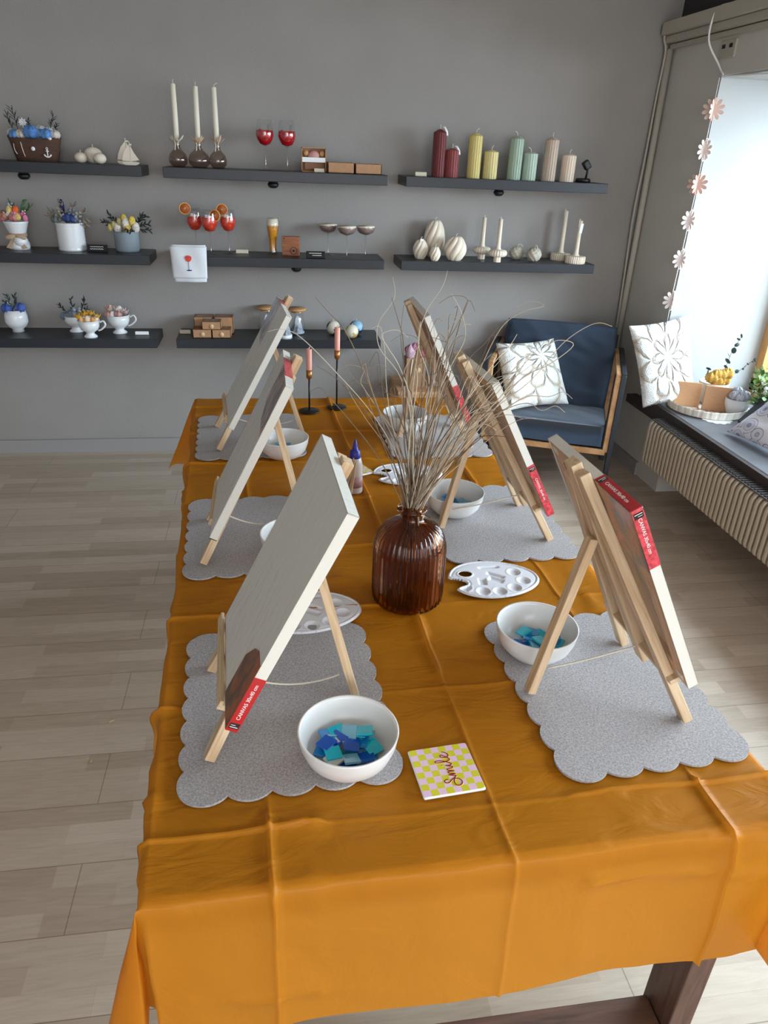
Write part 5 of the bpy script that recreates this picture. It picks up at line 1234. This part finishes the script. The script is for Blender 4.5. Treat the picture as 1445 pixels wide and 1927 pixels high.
def round_leaf_stem(parent, pts, m, r=.014):
    P = smooth_path(pts, 3); b = MB().tube(P, .0012, 5)
    for i, p in enumerate(P[2:]):
        mx = Matrix.Translation(p + Vector((random.uniform(-.006, .006), random.uniform(-.006, .006), 0))) @ Euler((random.uniform(.4, 1.9), random.uniform(-.6, .6), random.random() * 6)).to_matrix().to_4x4()
        b.lathe([(0, 0), (r * random.uniform(.6, 1.1), .0005), (r * .5, .001), (0, .001)], 12, mx=mx)
    b.build('eucalyptus_stem', m, parent)
round_leaf_stem(o, [(.03, 0, .1), (.045, 0, .2), (.06, 0, .29), (.085, -.01, .37)], M_greeng, .017)
round_leaf_stem(o, [(-.03, 0, .12), (-.06, -.01, .17), (-.065, -.02, .2)], M_greend, .013)
round_leaf_stem(o, [(.05, 0, .12), (.11, -.02, .18), (.15, -.03, .225), (.19, -.03, .25)], M_greeng, .010)
o = thing('flower_mug', 'cream mug with handle and pale lilac hydrangea on the tray', 'mug', (2.405, 3.315, LZ + .010))
MB().lathe([(0, .002), (.038, 0), (.046, .006), (.062, .05), (.064, .085), (.060, .085), (.056, .07), (0, .068)], 40).build('mug', M_porc, o)
MB().tube(smooth_path([(.052, -.03, .03), (.075, -.05, .035), (.08, -.055, .062), (.056, -.03, .072)]), .005, 8).build('handle', M_porc, o)
for x_, y_, z_ in ((-.03, -.01, .1), (0, -.02, .11), (.03, -.01, .1), (.0, .02, .115), (-.02, -.03, .095), (.02, -.035, .096)): bloom(o, (x_, y_, z_), .026, (196, 196, 208), 'hydrangea', 'ruffle')
o = thing('leafy_plant', 'bushy green plant with white buds on the window ledge', 'plant', (2.50, 3.20, LZ))
MB().lathe([(0, .002), (.05, 0), (.06, .08), (.055, .08), (0, .07)], 30).build('pot', M_porc, o)
rl = random.Random(9)
for s_ in range(9):
    b = MB().tube([(0, 0, .07), (.03 * cos(s_), .03 * sin(s_), .2)], .002, 5)
    for k in range(36):
        a = rl.random() * 6.28; rr = .10 * sqrt(rl.random()); zz = .09 + rl.random() * .17
        mx = Matrix.Translation((rr * cos(a), rr * sin(a), zz)) @ Euler((rl.uniform(-1, 1), rl.uniform(-1, 1), rl.random() * 6)).to_matrix().to_4x4(); petal(b, mx, .035, .022)
    b.build('leaf_cluster', (M_green, mat('lime_leaf%d' % s_, (130, 160, 70), .7), mat('pale_leaf%d' % s_, (170, 196, 150), .7))[s_ % 3], o)
for k in range(7):
    a = rl.random() * 6.28; MB().ball((.085 * cos(a), .085 * sin(a), .12 + rl.random() * .14), .011, 10, 7).build('bud', M_white, o)

# ------------------------------------------------------------------ stool with gift bag behind the table
st = thing('wooden_stool', 'low oak side table against the back wall', 'side table', (.86, 4.02, 0), radians(0))
MB().box((0, 0, .462), (.34, .34, .022), bev=.004).build('table_top', M_beech, st)
MB().box((0, -.155, .43), (.30, .02, .04)).box((0, .155, .43), (.30, .02, .04)).box((-.155, 0, .43), (.02, .30, .04)).box((.155, 0, .43), (.02, .30, .04)).build('apron', M_beech, st)
for a in (-1, 1):
    for b_ in (-1, 1): MB().box((a * .15, b_ * .15, .225), (.026, .026, .45), bev=.003).build('leg', M_beech, st)
bg_ = thing('gift_bag', 'kraft gift bag with round gold sticker and twine handle on the side table', 'bag', (.80, 3.97, .473), radians(4))
MB().box((0, 0, .085), (.115, .07, .17), bev=.002).build('bag', mat('kraft_bag', (150, 120, 94), .85, var=.05, vscale=20), bg_)
MB().lathe([(0, 0), (.016, 0), (.016, .0015), (0, .0015)], 24, mx=Matrix.Translation((.012, -.0352, .10)) @ Matrix.Rotation(pi / 2, 4, 'X')).build('sticker', mat('gold_sticker_large', (206, 176, 130), .5), bg_)
MB().tube(smooth_path([(-.025, -.037, .165), (-.03, -.042, .12), (-.032, -.04, .07), (-.036, -.037, .02)]), .0035, 6).build('twine_handle', M_twine, bg_)
for x_, z_, r_, c_ in ((-.032, .20, .036, (196, 160, 178)), (.034, .20, .03, (222, 120, 140)), (.0, .225, .028, (196, 130, 150)), (.0, .19, .02, (150, 130, 80)), (.03, .228, .02, (176, 140, 160)), (-.045, .215, .02, (170, 110, 136))):
    bloom(bg_, (x_, -.01, z_), r_, c_, kind='tulip' if r_ > .03 else 'ruffle')
o = thing('small_white_vase', 'slim white pointed vase on the side table beside the gift bag', 'vase', (.93, 3.98, .473))
MB().lathe([(0, 0), (.018, 0), (.026, .03), (.024, .07), (.014, .12), (.006, .155), (0, .16)], 24).build('vase', M_porc, o)

# small floor debris
for x_, y_, l_, a_, lb in ((-.551, 1.87, .016, .5, 'tiny pale wood splinter on the floor, larger one'), (-.58, 1.70, .008, 1.3, 'tiny dark crumb on the floor beside the splinter')):
    s_ = MB().box((0, 0, 0), (l_, .003, .002)).build('floor_crumb', M_pine, None, (x_, y_, .0015)); s_.rotation_euler = (0, 0, a_); tag(s_, lb, 'crumb')
